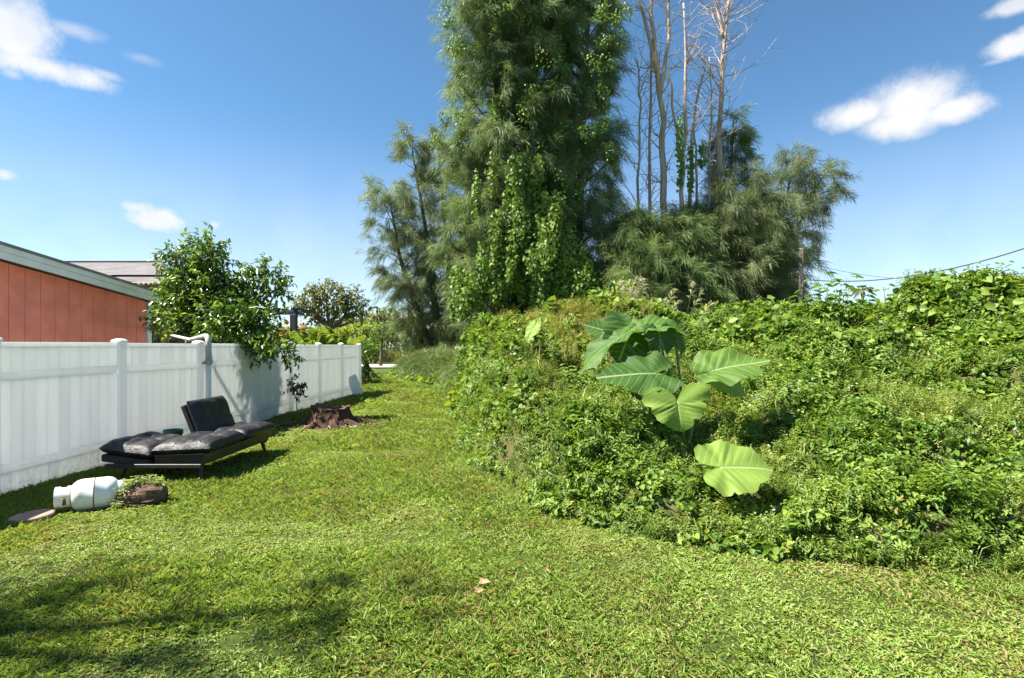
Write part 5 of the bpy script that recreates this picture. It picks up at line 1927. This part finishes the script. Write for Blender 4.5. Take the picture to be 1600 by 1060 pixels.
sapling('spreading green sapling on the skyline between the power pole and the tiny palm', 1300, 432, 520, 11.2, 701, 13, 46, .20, .06)
sapling('thin sprouting sapling on the skyline to the right of the tiny palm', 1385, 445, 500, 11, 702, 4, 16, .12, .04)
sapling('wispy sprout above the thicket crest under the power cable', 1515, 412, 450, 10.5, 703, 4, 16, .13, .04)
sapling('wispy sprout above the thicket crest at the right edge', 1580, 415, 455, 10.2, 704, 4, 14, .13, .04)
sapling('pale green sapling in front of the dark pines beside the elephant ear', 1205, 488, 540, 10.5, 705, 6, 40, .13, .04)
sapling('yellow green sapling low behind the largest right elephant ear leaf', 1165, 505, 540, 10.8, 706, 5, 26, .12, .04)


def seeding_grass():
    """arching stems with open feathery seed heads"""
    rr = random.Random(801)
    Y = 13.5
    b = at(1040, 530, Y)
    root = empty('seeding_grass', (b.x, Y, 0), 'tall grass with arching feathery seed heads behind the elephant ear', 'grass clump')
    tan = leaf_mat('seed_head', [(0, (.18, .17, .08)), (.5, (.30, .29, .15)), (1, (.42, .40, .24))], transl=.2)
    sm = MB()
    P, D, L, W, T = [], [], [], [], []
    for s in range(34):
        x = rr.uniform(920, 1075)
        top = at(x + rr.uniform(-10, 45), rr.uniform(438, 500) + (x - 985) * .12, Y + rr.uniform(-.6, .8)) - Vector((b.x, Y, 0))
        st = Vector((at(x, 560, Y).x - b.x + rr.uniform(-.2, .2), rr.uniform(-.4, .4), 1.2))
        pts = [st.lerp(top, t) + Vector((0, 0, .25 * math.sin(math.pi * t * .9))) for t in (0, .25, .5, .75, .9, 1)]
        sm.tube(pts, [.006, .005, .004, .003, .002, .001], 4, cap=False)
        for kf in range(46):
            u = .55 + .45 * rr.random()
            q = u * 5; j = min(4, int(q)); p = pts[j].lerp(pts[j + 1], q - j)
            d = (pts[-1] - pts[-3]).normalized() + Vector((rr.uniform(-1, 1), rr.uniform(-1, 1), rr.uniform(-.7, .5))) * .9
            P.append(p[:]); D.append(d[:]); L.append(rr.uniform(.14, .34) * (1.6 - u)); W.append(rr.uniform(.012, .024)); T.append(rr.random())
    sm.build('stems', M['stem'], root)
    V, Fc, t = wisp_geo(np.array(P), np.array(D), np.array(L), np.array(W), np.array(T), .3)
    link('seed_heads', np_mesh('seed_heads', V, Fc, tan, t), root)
    for i in range(26):
        pass
    V = []
    g = grass_clump(802, M['weed'], 260, 1.6, .6, 1.1, .022, lean=1.1)
    link('leaves', g, root, (-.3, 0, 1.5))


seeding_grass()


def path_grass():
    """long grass spilling over the edge of the mown path"""
    lg = leaf_mat('long_grass_blade', [(0, (.06, .10, .03)), (.5, (.12, .18, .055)), (1, (.30, .33, .16))], transl=.3)
    srcs = [grass_clump(810 + i, lg, 50, .14, .5, 1.1, .024, lean=1.05) for i in range(4)] + [grass_clump(820, M['yellow'], 34, .12, .4, .8, .018, lean=.9)]
    col = source_collection('long_grass_clump', srcs)
    n = 1500
    Y = rng.uniform(16.5, 31, n)
    X = edge_x(Y) + .35 + np.abs(rng.normal(0, .9, n))
    P = np.stack([X, Y, np.clip((X - edge_x(Y) - .3) * .5, 0, .7)], -1)
    rot = np.stack([rng.normal(0, .15, n), rng.normal(0, .15, n), rng.random(n) * 6.283], -1)
    o = scatter('long_grass', col, P, rot, rng.uniform(.8, 1.5, n), rng.integers(0, 5, n))
    tag(o, 'long arching grass at the far edge of the mown path', 'grass', kind='stuff')


path_grass()
